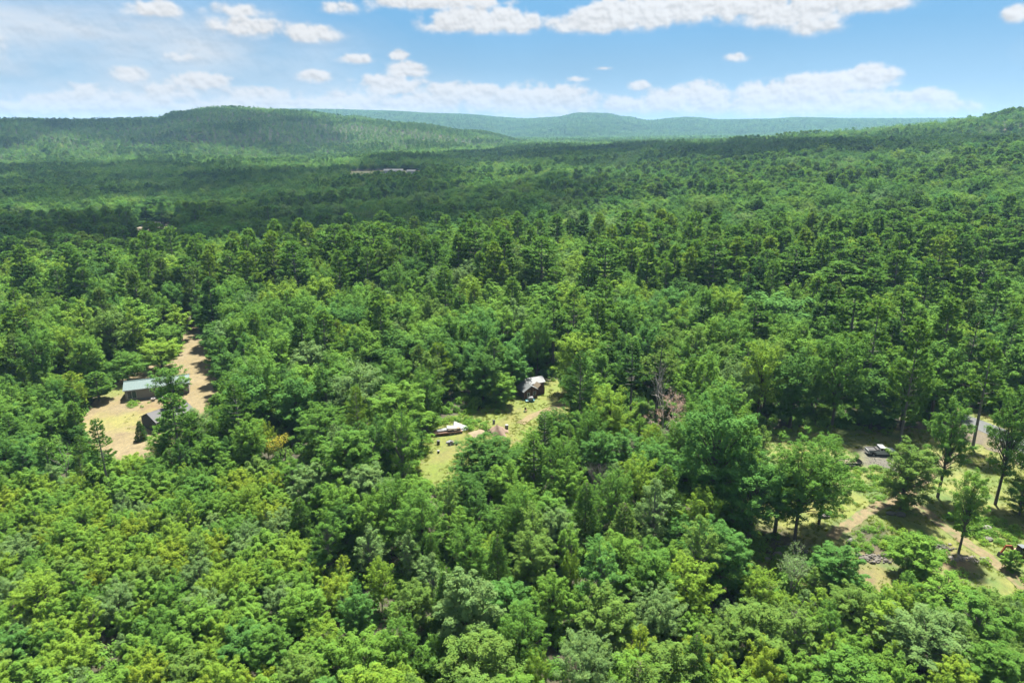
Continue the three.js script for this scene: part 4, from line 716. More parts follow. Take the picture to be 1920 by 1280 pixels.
{ // mobile home in the sandy yard
  const o = thing('mobile_home', 'long beige mobile home with pale teal metal roof in the sandy yard', 'house');
  const L = lay(o, [236, 753], [355, 738]), W = 6.4, f = 0.55, hw = 2.45; console.log('home length', L);
  part(o, 'foundation', box(L - 0.1, f + 0.5, W - 0.1, 0, f / 2 - 0.25, -W / 2), M.concrete);
  part(o, 'wall', box(L, hw, W, 0, f + hw / 2, -W / 2), M.siding);
  const courses = []; for (let y = 0.25; y < hw; y += 0.27) courses.push(box(L + 0.02, 0.03, W + 0.03, 0, f + y, -W / 2)); part(o, 'siding_lap', mergeGeometries(courses), M.siding).userData = { kind: 'stuff' };
  const rise = 1.25, half = W / 2 + 0.35, sl = Math.hypot(half, rise), a = Math.atan2(rise, half), top = f + hw + 0.02;
  part(o, 'gable', prism([[-W / 2, 0], [W / 2, 0], [0, rise * 0.9]], 0.1).rotateY(Math.PI / 2).translate(-L / 2, f + hw, -W / 2), M.siding); part(o, 'gable', prism([[-W / 2, 0], [W / 2, 0], [0, rise * 0.9]], 0.1).rotateY(Math.PI / 2).translate(L / 2 - 0.1, f + hw, -W / 2), M.siding);
  for (const s of [1, -1]) {
    const r = part(o, 'roof', box(L + 0.7, 0.09, sl, 0, 0, 0).rotateX(s * a).translate(0, top + rise / 2, -W / 2 + s * half / 2), M.teal);
    const ribs = []; for (let x = -L / 2; x < L / 2; x += 0.6) ribs.push(box(0.05, 0.05, sl, x, 0.07, 0)); part(r, 'roof_seam', mergeGeometries(ribs).rotateX(s * a).translate(0, top + rise / 2, -W / 2 + s * half / 2), M.teal).userData = { kind: 'stuff' };
  }
  part(o, 'ridge_cap', box(L + 0.7, 0.08, 0.35, 0, top + rise + 0.05, -W / 2), M.teal); part(o, 'fascia', box(L + 0.72, 0.18, 0.05, 0, top - 0.06, 0.37), M.trim);
  windowPart(o, 2.1, 2.1, -L / 2 + 1.5, f + 1.12, 0.03, 'sliding_door', 1); windowPart(o, 1.0, 0.95, -L / 2 + 6.0, f + 1.75, 0.03); windowPart(o, 1.3, 1.45, -L / 2 + 9.6, f + 1.55, 0.03); windowPart(o, 1.2, 1.2, -L / 2 + 13.1, f + 1.6, 0.03);
  const d = part(o, 'door', box(1.3, 2.15, 0.08, -L / 2 + 7.7, f + 1.1, 0.03), M.dark); part(d, 'handle', box(0.06, 0.14, 0.06, -L / 2 + 8.2, f + 1.05, 0.1), M.steel);
  part(o, 'door', box(1.1, 2.1, 0.08, -L / 2 + 11.4, f + 1.08, 0.03), M.dark);
  part(o, 'vent_pipe', cyl(0.1, 0.1, 0.5, -L / 2 + 7.4, top + rise * 0.6 + 0.2, -1.3), M.dark); part(o, 'vent_pipe', cyl(0.1, 0.1, 0.5, -L / 2 + 9.9, top + rise * 0.5 + 0.2, -1.0), M.dark);
  part(o, 'step', box(1.6, 0.28, 1.0, -L / 2 + 7.7, 0.14, 0.55), M.tan); part(o, 'step', box(1.5, 0.28, 0.9, -L / 2 + 11.4, 0.14, 0.5), M.tan);
}
for (const [u, v, l] of [[287, 750, 'left of two pale round tubs in front of the mobile home'], [308, 747.5, 'right of two pale round tubs in front of the mobile home']]) { // tubs before the house
  const o = thing('round_tub', l, 'tub', 'pale tubs before the mobile home'); put(o, u, v + 2);
  part(o, 'rim', new THREE.TorusGeometry(0.46, 0.09, 8, 22).rotateX(Math.PI / 2).translate(0, 0.62, 0), M.trim); part(o, 'wall', new THREE.LatheGeometry([[0.38, 0], [0.46, 0.62], [0.42, 0.62], [0.34, 0.06], [0, 0.06]].map(([x, y]) => new THREE.Vector2(x, y)), 22), M.curtain); part(o, 'soil', cyl(0.41, 0.41, 0.05, 0, 0.5, 0), M.wood);
}
{ // grey shed below it
  const o = thing('shed', 'shed with a grey shingled roof half hidden by the pointed conifer', 'shed'); lay(o, [300, 808], [356, 794]); o.rotation.y += 0.3;
  const L = 9, W = 6; part(o, 'wall', box(L, 2.7, W, 0.3, 1.35, -W / 2), M.dark); part(o, 'corner_board', box(0.14, 2.7, 0.14, -L / 2 + 0.3, 1.35, 0.03), M.trim); part(o, 'gable', prism([[-W / 2, 0], [W / 2, 0], [0, 1.5]], 0.1).rotateY(Math.PI / 2).translate(-L / 2 + 0.3, 2.7, -W / 2), M.dark);
  const a = Math.atan2(1.6, W / 2 + 0.3), sl = Math.hypot(1.6, W / 2 + 0.3);
  for (const s of [1, -1]) part(o, 'roof', box(L + 0.5, 0.1, sl).rotateX(s * a).translate(0.3, 3.5, -W / 2 + s * (W / 2 + 0.3) / 2), M.shingle);
  part(o, 'garage_door', box(2.6, 2.2, 0.06, -1.5, 1.1, 0.04), M.trim); part(o, 'vent_pipe', cyl(0.08, 0.08, 0.4, 1, 4.1, -1.6), M.steel);
}
{ // the pole by the drive
  const o = thing('utility_pole', 'pale slender utility pole beside the top of the sandy drive', 'pole'); put(o, 343, 645); part(o, 'post', cyl(0.11, 0.15, 7.2, 0, 3.5, 0), M.pole); part(o, 'crossarm', box(1.1, 0.1, 0.1, 0, 6.7, 0), M.pole); part(o, 'lamp_head', box(0.3, 0.22, 0.5, 0.1, 7.0, 0.2), M.pale); part(o, 'insulator', cyl(0.05, 0.05, 0.16, 0.45, 6.83, 0), M.pale); part(o, 'insulator', cyl(0.05, 0.05, 0.16, -0.45, 6.83, 0), M.pale);
}
{ // the cabin
  const o = thing('cabin', 'small brown board cabin with bare metal roof at the head of the clearing', 'cabin'); lay(o, [983, 748], [1007, 746.5]); o.rotation.y += 0.3; o.scale.setScalar(0.92);
  const W = 4.2, D = 4.2, hw = 2.3, rise = 1.5, half = W / 2 + 0.35, a = Math.atan2(rise, half), sl = Math.hypot(rise, half);
  for (let k = 0; k < 14; k++) part(o, 'board', box(W / 14 - 0.025, hw + (1 - Math.abs((k + 0.5) / 7 - 1)) * rise * 0.92, 0.05, -W / 2 + (k + 0.5) * W / 14, (hw + (1 - Math.abs((k + 0.5) / 7 - 1)) * rise * 0.92) / 2, 0.02), k % 3 ? M.board : M.boardLight);
  part(o, 'wall', box(W - 0.06, hw, D, 0, hw / 2, -D / 2 - 0.02), M.board); part(o, 'wall', prism([[-W / 2 + 0.05, 0], [W / 2 - 0.05, 0], [0, rise * 0.88]], D).translate(0, hw, -D - 0.02), M.board);
  for (const s of [1, -1]) part(o, 'roof', box(sl, 0.07, D + 0.7).rotateZ(-s * a).translate(s * half / 2, hw + rise / 2 + 0.02, -D / 2 + 0.1), M.zinc);
  const d = part(o, 'door', box(0.85, 1.9, 0.07, -0.75, 0.97, 0.06), M.trim); part(d, 'pane', box(0.35, 0.85, 0.04, -0.75, 1.35, 0.1), M.glass); part(d, 'handle', box(0.06, 0.1, 0.06, -0.42, 0.95, 0.12), M.steel);
  windowPart(o, 0.95, 1.25, 1.15, 1.35, 0.07); part(o, 'window', box(0.3, 0.4, 0.05, 0, 2.9, 0.06), M.dark);
  // rear wing, ridge across
  part(o, 'wing_wall', box(6.5, 2.4, 3.6, 3.4, 1.2, -D - 1.9), M.board); const a2 = Math.atan2(1.2, 2.1), s2 = Math.hypot(1.2, 2.1);
  for (const s of [1, -1]) part(o, 'wing_roof', box(7.2, 0.07, s2).rotateX(s * a2).translate(3.4, 3.05, -D - 1.9 + s * 1.05), M.zinc);
  // board-roofed lean-to on the right
  part(o, 'porch_wall', box(2.4, 2.0, 2.4, 4.0, 1.0, -2.6), M.board); part(o, 'porch_gable', prism([[-1.2, 0], [1.2, 0], [0, 1.0]], 0.08).translate(4.0, 2.0, -1.42), M.board);
  for (const s of [1, -1]) for (let k = 0; k < 6; k++) part(o, 'roof_board', box(1.62, 0.05, 0.4).rotateZ(-s * 0.7).translate(4.0 + s * 0.66, 2.53, -3.7 + k * 0.45), k === 3 && s > 0 ? M.dark : M.tan);  // one board coloured dark to paint in the shaded hole of this roof
}
{ // things lying about the clearing
  let o = thing('junk_trailer', 'low flat trailer heaped with boards and metal at the left of the clearing', 'trailer'); lay(o, [820, 820], [863, 815]); const L = 6.2;
  part(o, 'deck', box(L, 0.18, 2.0, 0, 0.62, -0.9), M.wood); part(o, 'side_rail', box(L, 0.35, 0.08, 0, 0.75, 0.12), M.wood); part(o, 'side_rail', box(L, 0.35, 0.08, 0, 0.75, -1.92), M.wood); part(o, 'drawbar', box(1.4, 0.12, 0.14, -L / 2 - 0.6, 0.5, -0.9), M.black);
  for (const z of [0.05, -1.85]) for (const x of [0.4, 1.3]) { const w = part(o, 'wheel', cyl(0.36, 0.36, 0.2, x, 0.36, z, 'z', 18), M.tyre); part(w, 'rim', cyl(0.18, 0.18, 0.22, x, 0.36, z, 'z', 12), M.steel); }
  const R = rng(12); for (let k = 0; k < 9; k++) part(o, 'loose_board', box(1.8 + 2.4 * R(), 0.07, 0.16 + 0.2 * R(), (R() - 0.5) * 2.6, 0.78 + k * 0.07, -0.9 + (R() - 0.5) * 1.5, (R() - 0.5) * 0.35, 0, (R() - 0.5) * 0.12), [M.straw, M.boardLight, M.wood, M.pale][k % 4]);
  part(o, 'metal_sheet', box(2.6, 0.04, 1.0, -1.1, 1.3, -1.0, 0.06, 0.15, 0.05), M.zinc); part(o, 'metal_sheet', box(2.2, 0.04, 1.2, 0.9, 1.62, -1.1, -0.1, 0.2, -0.06), M.zinc); part(o, 'crate', box(0.8, 0.7, 0.8, 2.3, 1.1, -0.7, 0.3), M.straw); part(o, 'crate', box(0.7, 0.5, 0.6, 1.5, 1.0, -0.4, 0.1), M.tan);
  o = thing('boat_hull', 'white pointed boat hull with dark windows beside the junk trailer', 'boat'); lay(o, [860, 812], [875, 808]);
  const bh = prism([[-1.5, 0], [1.6, 0.1], [1.8, 0.5], [0.7, 1.3], [-0.9, 2.6], [-1.5, 1.6]], 0.9, 0.15).translate(0, 0, -0.9).rotateX(-0.85); part(o, 'hull', bh, M.white);
  for (const x of [-0.55, 0.1, 0.75]) part(o, 'window', box(0.5, 0.24, 0.04, x, 0.4 + (x + 0.55) * 0.1, 0.01).rotateX(-0.85), M.glass); o.position.y = 0.35;
  o = thing('tarp_pile', 'pinkish tan tarpaulin heaped to a peak in the clearing', 'tarp'); put(o, 932, 812);
  { const g = new THREE.ConeGeometry(2.2, 1.9, 30, 10, true), p = g.attributes.position; for (let i = 0; i < p.count; i++) { const x = p.getX(i), y = p.getY(i), z = p.getZ(i), k = 1 + (fbm(x * 1.3 + 5, z * 1.3 + y, 3) - 0.5) * 1.5 * (1.1 - (y + 0.95) / 1.9); p.setXYZ(i, x * k, y, z * k); } g.computeVertexNormals(); g.translate(0, 0.93, 0); part(o, 'cover', g, M.tarp); part(o, 'ridge_pole', cyl(0.05, 0.05, 2.1, 0, 1.0, 0), M.wood); }
  o = thing('canvas_shelter', 'tan and green canvas shelter roof half under the spreading oak', 'shelter'); lay(o, [886, 830], [912, 820]); o.scale.setScalar(0.8);
  { const g = new THREE.PlaneGeometry(4.6, 3, 18, 10), p = g.attributes.position; for (let i = 0; i < p.count; i++) p.setZ(i, (fbm(p.getX(i) * 0.9, p.getY(i) * 0.9, 3) - 0.5) * 0.5 - Math.abs(p.getY(i)) * 0.35); g.rotateX(-Math.PI / 2 + 0.15); g.translate(0, 2.1, -1); g.computeVertexNormals(); part(o, 'roof', g, mat('tan canvas', [0.12, 0.092, 0.05], { side: THREE.DoubleSide })); for (const x of [-2.1, 2.1]) for (const z of [-2.3, 0.3]) part(o, 'post', cyl(0.05, 0.05, 2.0, x, 0.95, z), M.wood); part(o, 'crate', box(1.0, 0.8, 0.8, -1.6, 0.4, -0.4), M.dark); }
  o = thing('covered_mound', 'blue and white covered heap in front of the cabin', 'heap'); put(o, 993, 754, 0.2);
  { part(o, 'sled', prism([[-1.1, 0.05], [0.9, 0.05], [1.2, 0.4], [-1.0, 0.4]], 1.0, 0.06).translate(0, 0, -0.5), M.blue); const g = new THREE.SphereGeometry(0.75, 16, 10); g.scale(1.05, 0.95, 0.7); const p = g.attributes.position; for (let i = 0; i < p.count; i++) { const k = 0.8 + 0.5 * fbm(p.getX(i) * 2 + 3, p.getY(i) * 2 + p.getZ(i), 2); p.setXYZ(i, p.getX(i) * k, p.getY(i) * k, p.getZ(i) * k); } g.computeVertexNormals(); part(o, 'cover', g.translate(0.25, 0.65, 0), M.pale); part(o, 'bucket', cyl(0.2, 0.16, 0.4, 0.6, 0.75, 0.5), M.dark); }
  o = thing('plastic_sandbox', 'teal plastic tub lying on the dry grass', 'tub'); put(o, 977, 773.5, -0.3);
  { const s = new THREE.Shape(); s.absellipse(0, 0, 0.8, 0.5, 0, 7); const g = new THREE.ExtrudeGeometry(s, { depth: 0.3, bevelEnabled: true, bevelSize: 0.06, bevelThickness: 0.05 }); g.rotateX(-Math.PI / 2); part(o, 'shell', g, mat('dark teal plastic', [0.01, 0.08, 0.09])); const s2 = new THREE.Shape(); s2.absellipse(0, 0, 0.72, 0.42, 0, 7); part(o, 'lid', new THREE.ExtrudeGeometry(s2, { depth: 0.05, bevelEnabled: false }).rotateX(-Math.PI / 2).translate(0, 0.37, 0), M.blue); }
  o = thing('wood_chair', 'small brown wooden chair right of the teal tub', 'chair'); put(o, 986, 773, 0.5); part(o, 'seat', box(0.5, 0.06, 0.5, 0, 0.45, 0), M.wood); part(o, 'backrest', box(0.5, 0.6, 0.05, 0, 0.8, -0.24, 0, -0.15), M.wood); for (const [x, z] of [[-0.2, -0.2], [0.2, -0.2], [-0.2, 0.2], [0.2, 0.2]]) part(o, 'leg', box(0.06, 0.45, 0.06, x, 0.22, z), M.wood);
  o = thing('scrap_heap', 'pale grey scrap heap on bare ground below the junk trailer', 'heap'); put(o, 847, 834);
  { const R2 = rng(5); for (let k = 0; k < 16; k++) part(o, 'scrap_piece', box(0.3 + 0.7 * R2(), 0.1 + 0.25 * R2(), 0.25 + 0.5 * R2(), (R2() - 0.5) * 2.2, 0.1 + R2() * 0.35 * (k % 3), (R2() - 0.5) * 1.3, R2() * 3, (R2() - 0.5) * 0.5, (R2() - 0.5) * 0.5), [M.pale, M.rockLight, M.steel, M.dark, M.zinc][k % 5]); }
  o = thing('fire_drum', 'dark metal drum standing left of the scrap heap', 'drum'); put(o, 822, 835); part(o, 'barrel', cyl(0.32, 0.32, 0.9, 0, 0.45, 0), M.black); part(o, 'rim', new THREE.TorusGeometry(0.32, 0.03, 6, 18).rotateX(Math.PI / 2).translate(0, 0.9, 0), M.steel);
  o = thing('metal_bucket', 'small black and white bucket on the lower grass of the clearing', 'bucket'); put(o, 822, 851); part(o, 'body', cyl(0.28, 0.22, 0.5, 0, 0.25, 0), M.black); part(o, 'lid', cyl(0.27, 0.29, 0.08, 0, 0.53, 0), M.pale);
  o = thing('barrel', 'white barrel just behind the peaked tarpaulin', 'barrel'); put(o, 926, 796); part(o, 'body', cyl(0.3, 0.3, 0.85, 0, 0.43, 0), M.pale); part(o, 'lid', cyl(0.28, 0.31, 0.07, 0, 0.88, 0), M.dark);
  o = thing('barrel', 'dark barrel to the right of the peaked tarpaulin', 'barrel'); put(o, 950, 806); part(o, 'body', cyl(0.4, 0.4, 1.0, 0, 0.5, 0), M.pole); part(o, 'lid', cyl(0.38, 0.41, 0.07, 0, 1.02, 0), M.pale);
}
{ // pickup
  const o = thing('pickup_truck', 'white pickup truck with black bed parked on the gravel patch', 'truck'); const L = lay(o, [1627, 852.5], [1674, 854]); console.log('truck', L); const W = 1.95, s = 1; o.position.y = 0.2;
  const side = [[-2.85, 0.55], [-2.15, 0.5], [-2.1, 0.9], [-1.35, 0.9], [-1.3, 0.45], [1.25, 0.45], [1.3, 0.9], [2.1, 0.9], [2.15, 0.5], [2.85, 0.55], [2.85, 1.0], [2.7, 1.12], [1.25, 1.2], [-0.55, 1.2], [-0.55, 1.12], [-2.85, 1.12]];
  part(o, 'body', prism(side, W, 0.05).translate(0, 0, -W / 2), M.white);
  const cab = part(o, 'cab', prism([[-0.6, 1.15], [1.25, 1.15], [0.55, 1.82], [-0.5, 1.85]], W - 0.14, 0.06).translate(0, 0, -W / 2 + 0.07), M.white);
  for (const z of [1, -1]) { part(cab, 'side_window', prism([[-0.42, 1.25], [0.1, 1.25], [0.1, 1.72], [-0.4, 1.74]], 0.02).translate(0, 0, z * (W / 2 - 0.068) - 0.01), M.glass); part(cab, 'side_window', prism([[0.2, 1.25], [0.95, 1.25], [0.5, 1.72], [0.2, 1.72]], 0.02).translate(0, 0, z * (W / 2 - 0.068) - 0.01), M.glass); part(o, 'mirror', box(0.1, 0.18, 0.22, 0.95, 1.3, z * (W / 2 + 0.1)), M.black); part(o, 'door_handle', box(0.16, 0.04, 0.04, 0.0, 1.05, z * (W / 2 + 0.015)), M.black); part(o, 'tail_light', box(0.05, 0.32, 0.16, -2.87, 0.92, z * 0.86), M.red); part(o, 'headlight', box(0.06, 0.16, 0.36, 2.86, 0.86, z * 0.72), M.pale); part(o, 'wheel_arch', new THREE.TorusGeometry(0.43, 0.06, 6, 16, Math.PI).translate(-1.72, 0.45, z * (W / 2 - 0.01)), M.black); part(o, 'bed_side_box', box(0.75, 0.34, 0.06, -2.2, 0.86, z * (W / 2 + 0.005)), M.black); }
  part(cab, 'windshield', box(0.03, 0.86, W - 0.4, 0, 0, 0).rotateZ(0.8).translate(0.93, 1.5, 0), M.glass); part(cab, 'rear_window', box(0.03, 0.45, W - 0.6, -0.6, 1.52, 0), M.glass);
  part(o, 'bed_liner', box(2.12, 0.06, W - 0.24, -1.72, 1.19, 0), M.black); for (const z of [1, -1]) part(o, 'bed_rail', box(2.2, 0.16, 0.1, -1.72, 1.24, z * (W / 2 - 0.06)), M.black); part(o, 'tailgate', box(0.08, 0.5, W - 0.1, -2.86, 0.9, 0), M.white); part(o, 'toolbox', box(0.5, 0.3, W - 0.4, -0.9, 1.3, 0), M.black); part(o, 'rear_bumper', box(0.16, 0.2, W, -2.94, 0.55, 0), M.steel); part(o, 'front_bumper', box(0.18, 0.26, W, 2.92, 0.58, 0), M.steel); part(o, 'grille', box(0.04, 0.26, 1.0, 2.87, 0.86, 0), M.black);
  for (const x of [-1.72, 1.72]) for (const z of [1, -1]) { const w = part(o, 'wheel', cyl(0.39, 0.39, 0.26, x, 0.19 + 0.02, z * 0.86, 'z', 22), M.tyre); part(w, 'rim', cyl(0.23, 0.23, 0.28, x, 0.21, z * 0.865, 'z', 16), M.steel); }
}
{ // black trailer
  const o = thing('dump_trailer', 'black dump trailer with pale load near the white pickup', 'trailer'); lay(o, [1572, 876], [1612, 874]); const L = 4.2;
  part(o, 'floor', box(L, 0.12, 2.0, -0.3, 0.75, 0), M.black); for (const z of [1, -1]) { part(o, 'side_panel', box(L, 0.55, 0.06, -0.3, 1.05, z), M.black); const ribs = []; for (let k = 0; k < 7; k++) ribs.push(box(0.08, 0.56, 0.06, -0.3 - L / 2 + 0.2 + k * 0.63, 1.04, z * 1.05)); ribs.forEach((r) => part(o, 'side_post', r, M.black)); part(o, 'fender', box(1.9, 0.06, 0.3, -0.4, 0.92, z * 1.2), M.black); for (const x of [-0.9, 0.1]) { const w = part(o, 'wheel', cyl(0.37, 0.37, 0.22, x, 0.4, z * 1.2, 'z', 20), M.tyre); part(w, 'rim', cyl(0.2, 0.2, 0.24, x, 0.4, z * 1.2, 'z', 14), M.steel); } }
  part(o, 'headboard', box(0.08, 1.0, 2.0, L / 2 - 0.3, 1.25, 0, 0, 0, -0.25), M.black); part(o, 'tailgate', box(0.06, 0.55, 2.0, -L / 2 - 0.3, 1.05, 0), M.black);
  for (let k = 0; k < 6; k++) part(o, 'plank', box(L - 0.8, 0.08, 0.26, -0.5, 1.18 + (k % 2) * 0.03, -0.75 + k * 0.3), M.straw);
  for (const z of [1, -1]) part(o, 'drawbar', box(1.5, 0.12, 0.1, L / 2 + 0.3, 0.55, z * 0.35, z * 0.5), M.black); part(o, 'jack', cyl(0.06, 0.06, 0.9, L / 2 + 0.9, 0.5, 0), M.steel); part(o, 'hydraulic_box', box(0.5, 0.45, 0.6, L / 2 + 0.25, 0.9, 0), M.black);
}
{ // excavator
  const o = thing('excavator', 'small orange excavator with black cab at the right edge of the clearing', 'excavator'); put(o, 1910, 1046, 0.1, 0.02);
  for (const z of [0.75, -0.75]) { const tr = part(o, 'track', prism([[-1.1, 0.12], [-0.95, 0], [0.95, 0], [1.1, 0.12], [1.1, 0.4], [0.95, 0.52], [-0.95, 0.52], [-1.1, 0.4]], 0.4, 0.03).translate(0, 0.02, z - 0.2), M.tyre); for (let k = 0; k < 4; k++) part(tr, 'roller', cyl(0.12, 0.12, 0.44, -0.75 + k * 0.5, 0.24, z, 'z', 12), M.steel); }
  part(o, 'undercarriage', box(1.0, 0.3, 1.1, 0, 0.4, 0), M.black); part(o, 'body', prism([[-0.9, 0.62], [1.1, 0.62], [1.25, 0.8], [1.25, 1.35], [0.3, 1.45], [-0.9, 1.0]], 1.6, 0.06).translate(0, 0, -0.8), M.orange); part(o, 'counterweight', cyl(0.8, 0.8, 0.55, 0.75, 1.0, 0), M.orange);
  const cab = part(o, 'cab', prism([[-0.75, 1.0], [0.3, 1.0], [0.3, 2.35], [-0.55, 2.4], [-0.78, 1.5]], 0.95, 0.04).translate(0, 0, -0.1), M.black); part(cab, 'pane', prism([[-0.62, 1.35], [0.15, 1.35], [0.15, 2.15], [-0.48, 2.2], [-0.66, 1.5]], 0.02).translate(0, 0, 0.86), M.glass); part(cab, 'roof', box(0.95, 0.06, 1.0, -0.15, 2.42, 0.38), mat('glossy dark roof', [0.1, 0.11, 0.12], { roughness: 0.3 })); 
  const seg = (a, b, w, t) => { const dx = b[0] - a[0], dy = b[1] - a[1], g = box(Math.hypot(dx, dy) + w * 0.5, w, t); g.rotateZ(Math.atan2(dy, dx)); g.translate((a[0] + b[0]) / 2, (a[1] + b[1]) / 2, -0.25); return g; };
  part(o, 'boom', mergeGeometries([seg([-0.8, 1.0], [-1.5, 2.1], 0.34, 0.26), seg([-1.5, 2.1], [-2.4, 2.2], 0.3, 0.24)]), M.orange); part(o, 'stick', seg([-2.35, 2.25], [-3.0, 1.0], 0.24, 0.2), M.orange); part(o, 'cylinder', seg([-0.95, 1.2], [-1.7, 1.9], 0.09, 0.09), M.steel);
  part(o, 'bucket', prism([[-3.3, 0.35], [-2.9, 0.1], [-2.6, 0.35], [-2.75, 0.95], [-3.1, 1.0]], 0.7, 0.04).translate(0, 0, -0.6), M.black); part(o, 'blade', box(0.12, 0.4, 1.7, -1.45, 0.25, 0), M.orange);
}
// stones: larger ones singly, rubble as a mass
function stone(seed, r) { const R = rng(seed), g = new THREE.IcosahedronGeometry(r, 2), p = g.attributes.position, s = [0.8 + 0.5 * R(), 0.55 + 0.3 * R(), 0.7 + 0.4 * R()]; for (let i = 0; i < p.count; i++) { const x = p.getX(i) / r, y = p.getY(i) / r, z = p.getZ(i) / r, k = 0.72 + 0.5 * fbm(x * 1.6 + seed, y * 1.6 + z * 1.1 + seed, 3); p.setXYZ(i, p.getX(i) * k * s[0], p.getY(i) * k * s[1], p.getZ(i) * k * s[2]); } g.computeVertexNormals(); return g; }
for (const [u, v, r, l, m] of [[1671, 966, 0.8, 'left of two grey boulders at the foot of the forked-track tree', 1], [1690, 968, 0.75, 'right of two grey boulders at the foot of the forked-track tree', 1], [1850, 996, 0.9, 'pale boulder amid weeds beyond the right-hand dirt track', 2], [1846, 1012, 0.55, 'left pale stone below the boulder beyond the right-hand track', 2], [1853, 1014, 0.6, 'right pale stone below the boulder beyond the right-hand track', 2], [1597, 1022, 0.9, 'grey boulder at the left end of the stone piles', 1], [1458, 1044, 0.7, 'pale round boulder under the large maple clump', 2], [1438, 1052, 0.5, 'smaller grey stone under the large maple clump', 1], [1545, 972, 0.8, 'pale rock peeping out right of the large maple clump', 2], [1356, 1018, 0.8, 'pale slab in the shade below the blue-green tree', 2]]) {
  const o = new THREE.Mesh(stone(Math.round(u + v), r), m === 2 ? M.rockLight : M.rock); o.name = named('boulder'); o.userData = { label: l, category: 'boulder' }; o.castShadow = o.receiveShadow = true; const g = G(u, v); o.position.set(g.x, groundY(g.x, g.z) + r * 0.2, g.z); scene.add(o);
}
{ const st = [stone(1, 1), stone(2, 1), stone(3, 1)], R = rng(64);
  for (const [u, v, n, sx, sz, nm, l, big] of [[1640, 1050, 110, 3.6, 1.4, 'stone_rubble', 'heap of pale broken stones left of the bushy young tree', 0.42], [1757, 1028, 90, 3.4, 1.3, 'stone_rubble_001', 'heap of broken stones above right of the bushy young tree', 0.36], [1805, 1050, 110, 4.2, 1.2, 'wood_debris', 'dark strip of broken stone and wood at the slim tree foot', 0.3], [1470, 1035, 70, 6, 2.5, 'stone_rubble_002', 'scattered stones in the shade under the large maple clump', 0.34], [1645, 870, 160, 3.5, 3.5, 'gravel', 'loose grey gravel near the white pickup', 0.1]]) {
    const g = G(u, v), im = new THREE.Group(); im.name = nm; im.userData = { kind: 'stuff', label: l, category: 'rubble' }; scene.add(im);
    st.forEach((geo, gi) => { const k = Math.floor(n / 3), a = new THREE.InstancedMesh(geo, nm === 'wood_debris' ? M.pole : M.rockLight, k); a.name = 'stone'; a.userData = { kind: 'stuff' }; a.castShadow = a.receiveShadow = true; for (let i = 0; i < k; i++) { const x = g.x + (R() + R() - 1) * sx, z = g.z + (R() + R() - 1) * sz, s = big * (0.3 + R() * R()); dummy.position.set(x, groundY(x, z) + s * 0.25, z); dummy.rotation.set(R() * 6, R() * 6, R()); dummy.scale.setScalar(s); dummy.updateMatrix(); a.setMatrixAt(i, dummy.matrix); const q = 0.6 + 0.5 * R(); a.setColorAt(i, col.setRGB(q, q * 0.97, q * 0.92)); } im.add(a); });
  }
}
// dead and odd trees
function oddTree(name, label, proto, foot0, vTop, nomH, turn, leafM, bark, sxz = 1) { const gg = G(...foot0), dd = ray(foot0[0], vTop), h = CAM_H + dd.y / Math.hypot(dd.x, dd.z) * Math.hypot(gg.x, gg.z); { const p = proto.trunk.attributes.position; nomH = 0; for (let i = 0; i < p.count; i++) nomH = Math.max(nomH, p.getY(i)); } const o = thing(name, label, 'tree'); const g = G(...foot0); if (proto.crown) part(o, 'crown', proto.crown, leafM); part(o, 'trunk', proto.trunk, bark); o.position.set(g.x, 0, g.z); o.rotation.y = turn; o.scale.set(h / nomH * sxz, h / nomH, h / nomH * sxz); return o; }
oddTree('dead_pine', 'dead pine with rust-coloured needles above the middle of the wood', bare(71, { H: 11, stems: 1, depth: 5, spread: 0.95, leaves: 2, leaf: 0.17, gnarl: 0.15 }), [1238, 868], 736, 11, 0.4, leafMat.rust, barkMat.pale, 0.85);
oddTree('dead_tree', 'grey nearly leafless tree left of the small dense blue-green tree', bare(72, { H: 9, stems: 3, depth: 5, spread: 0.6, leaves: 1, leaf: 0.16 }), [1482, 1120], 1028, 9, 0, leafMat.grey_green, barkMat.pale);
oddTree('dead_tree', 'bare grey snag with two crooked arms left of the ragged pine', bare(73, { H: 9, stems: 1, depth: 2, spread: 1.1, gnarl: 0.2 }), [130, 918], 824, 9, 1.2, null, barkMat.grey, 0.55);
oddTree('broken_tree', 'broken tree with bright yellow leaves in the left wood', bare(74, { H: 7, stems: 2, depth: 4, spread: 1.0, leaves: 1, leaf: 0.24 }), [532, 868], 812, 7, 0.8, leafMat.yellow, barkMat.brown);
oddTree('dead_tree', 'thin grey dead tree beside the pale poplar below the rust pine', bare(75, { H: 9, stems: 3, depth: 5, spread: 0.45 }), [1118, 945], 862, 9, 0.3, null, barkMat.grey, 0.8);
oddTree('dead_tree', 'grey leafless treetop above the middle-left canopy', bare(76, { H: 9, stems: 2, depth: 5, spread: 0.7 }), [824, 705], 610, 9, 0.3, null, barkMat.pale, 0.8);
oddTree('dead_tree', 'bare grey twiggy tree low in the right foreground', bare(77, { H: 9, stems: 2, depth: 5, spread: 0.6 }), [1500, 1210], 1128, 9, 2.1, null, barkMat.pale, 0.8);
oddTree('dead_tree', 'pale dead limbs just above the rust-coloured dead pine', bare(78, { H: 9, stems: 1, depth: 4, spread: 0.9, gnarl: 0.15 }), [1238, 830], 672, 9, 0.2, null, barkMat.pale, 0.5);
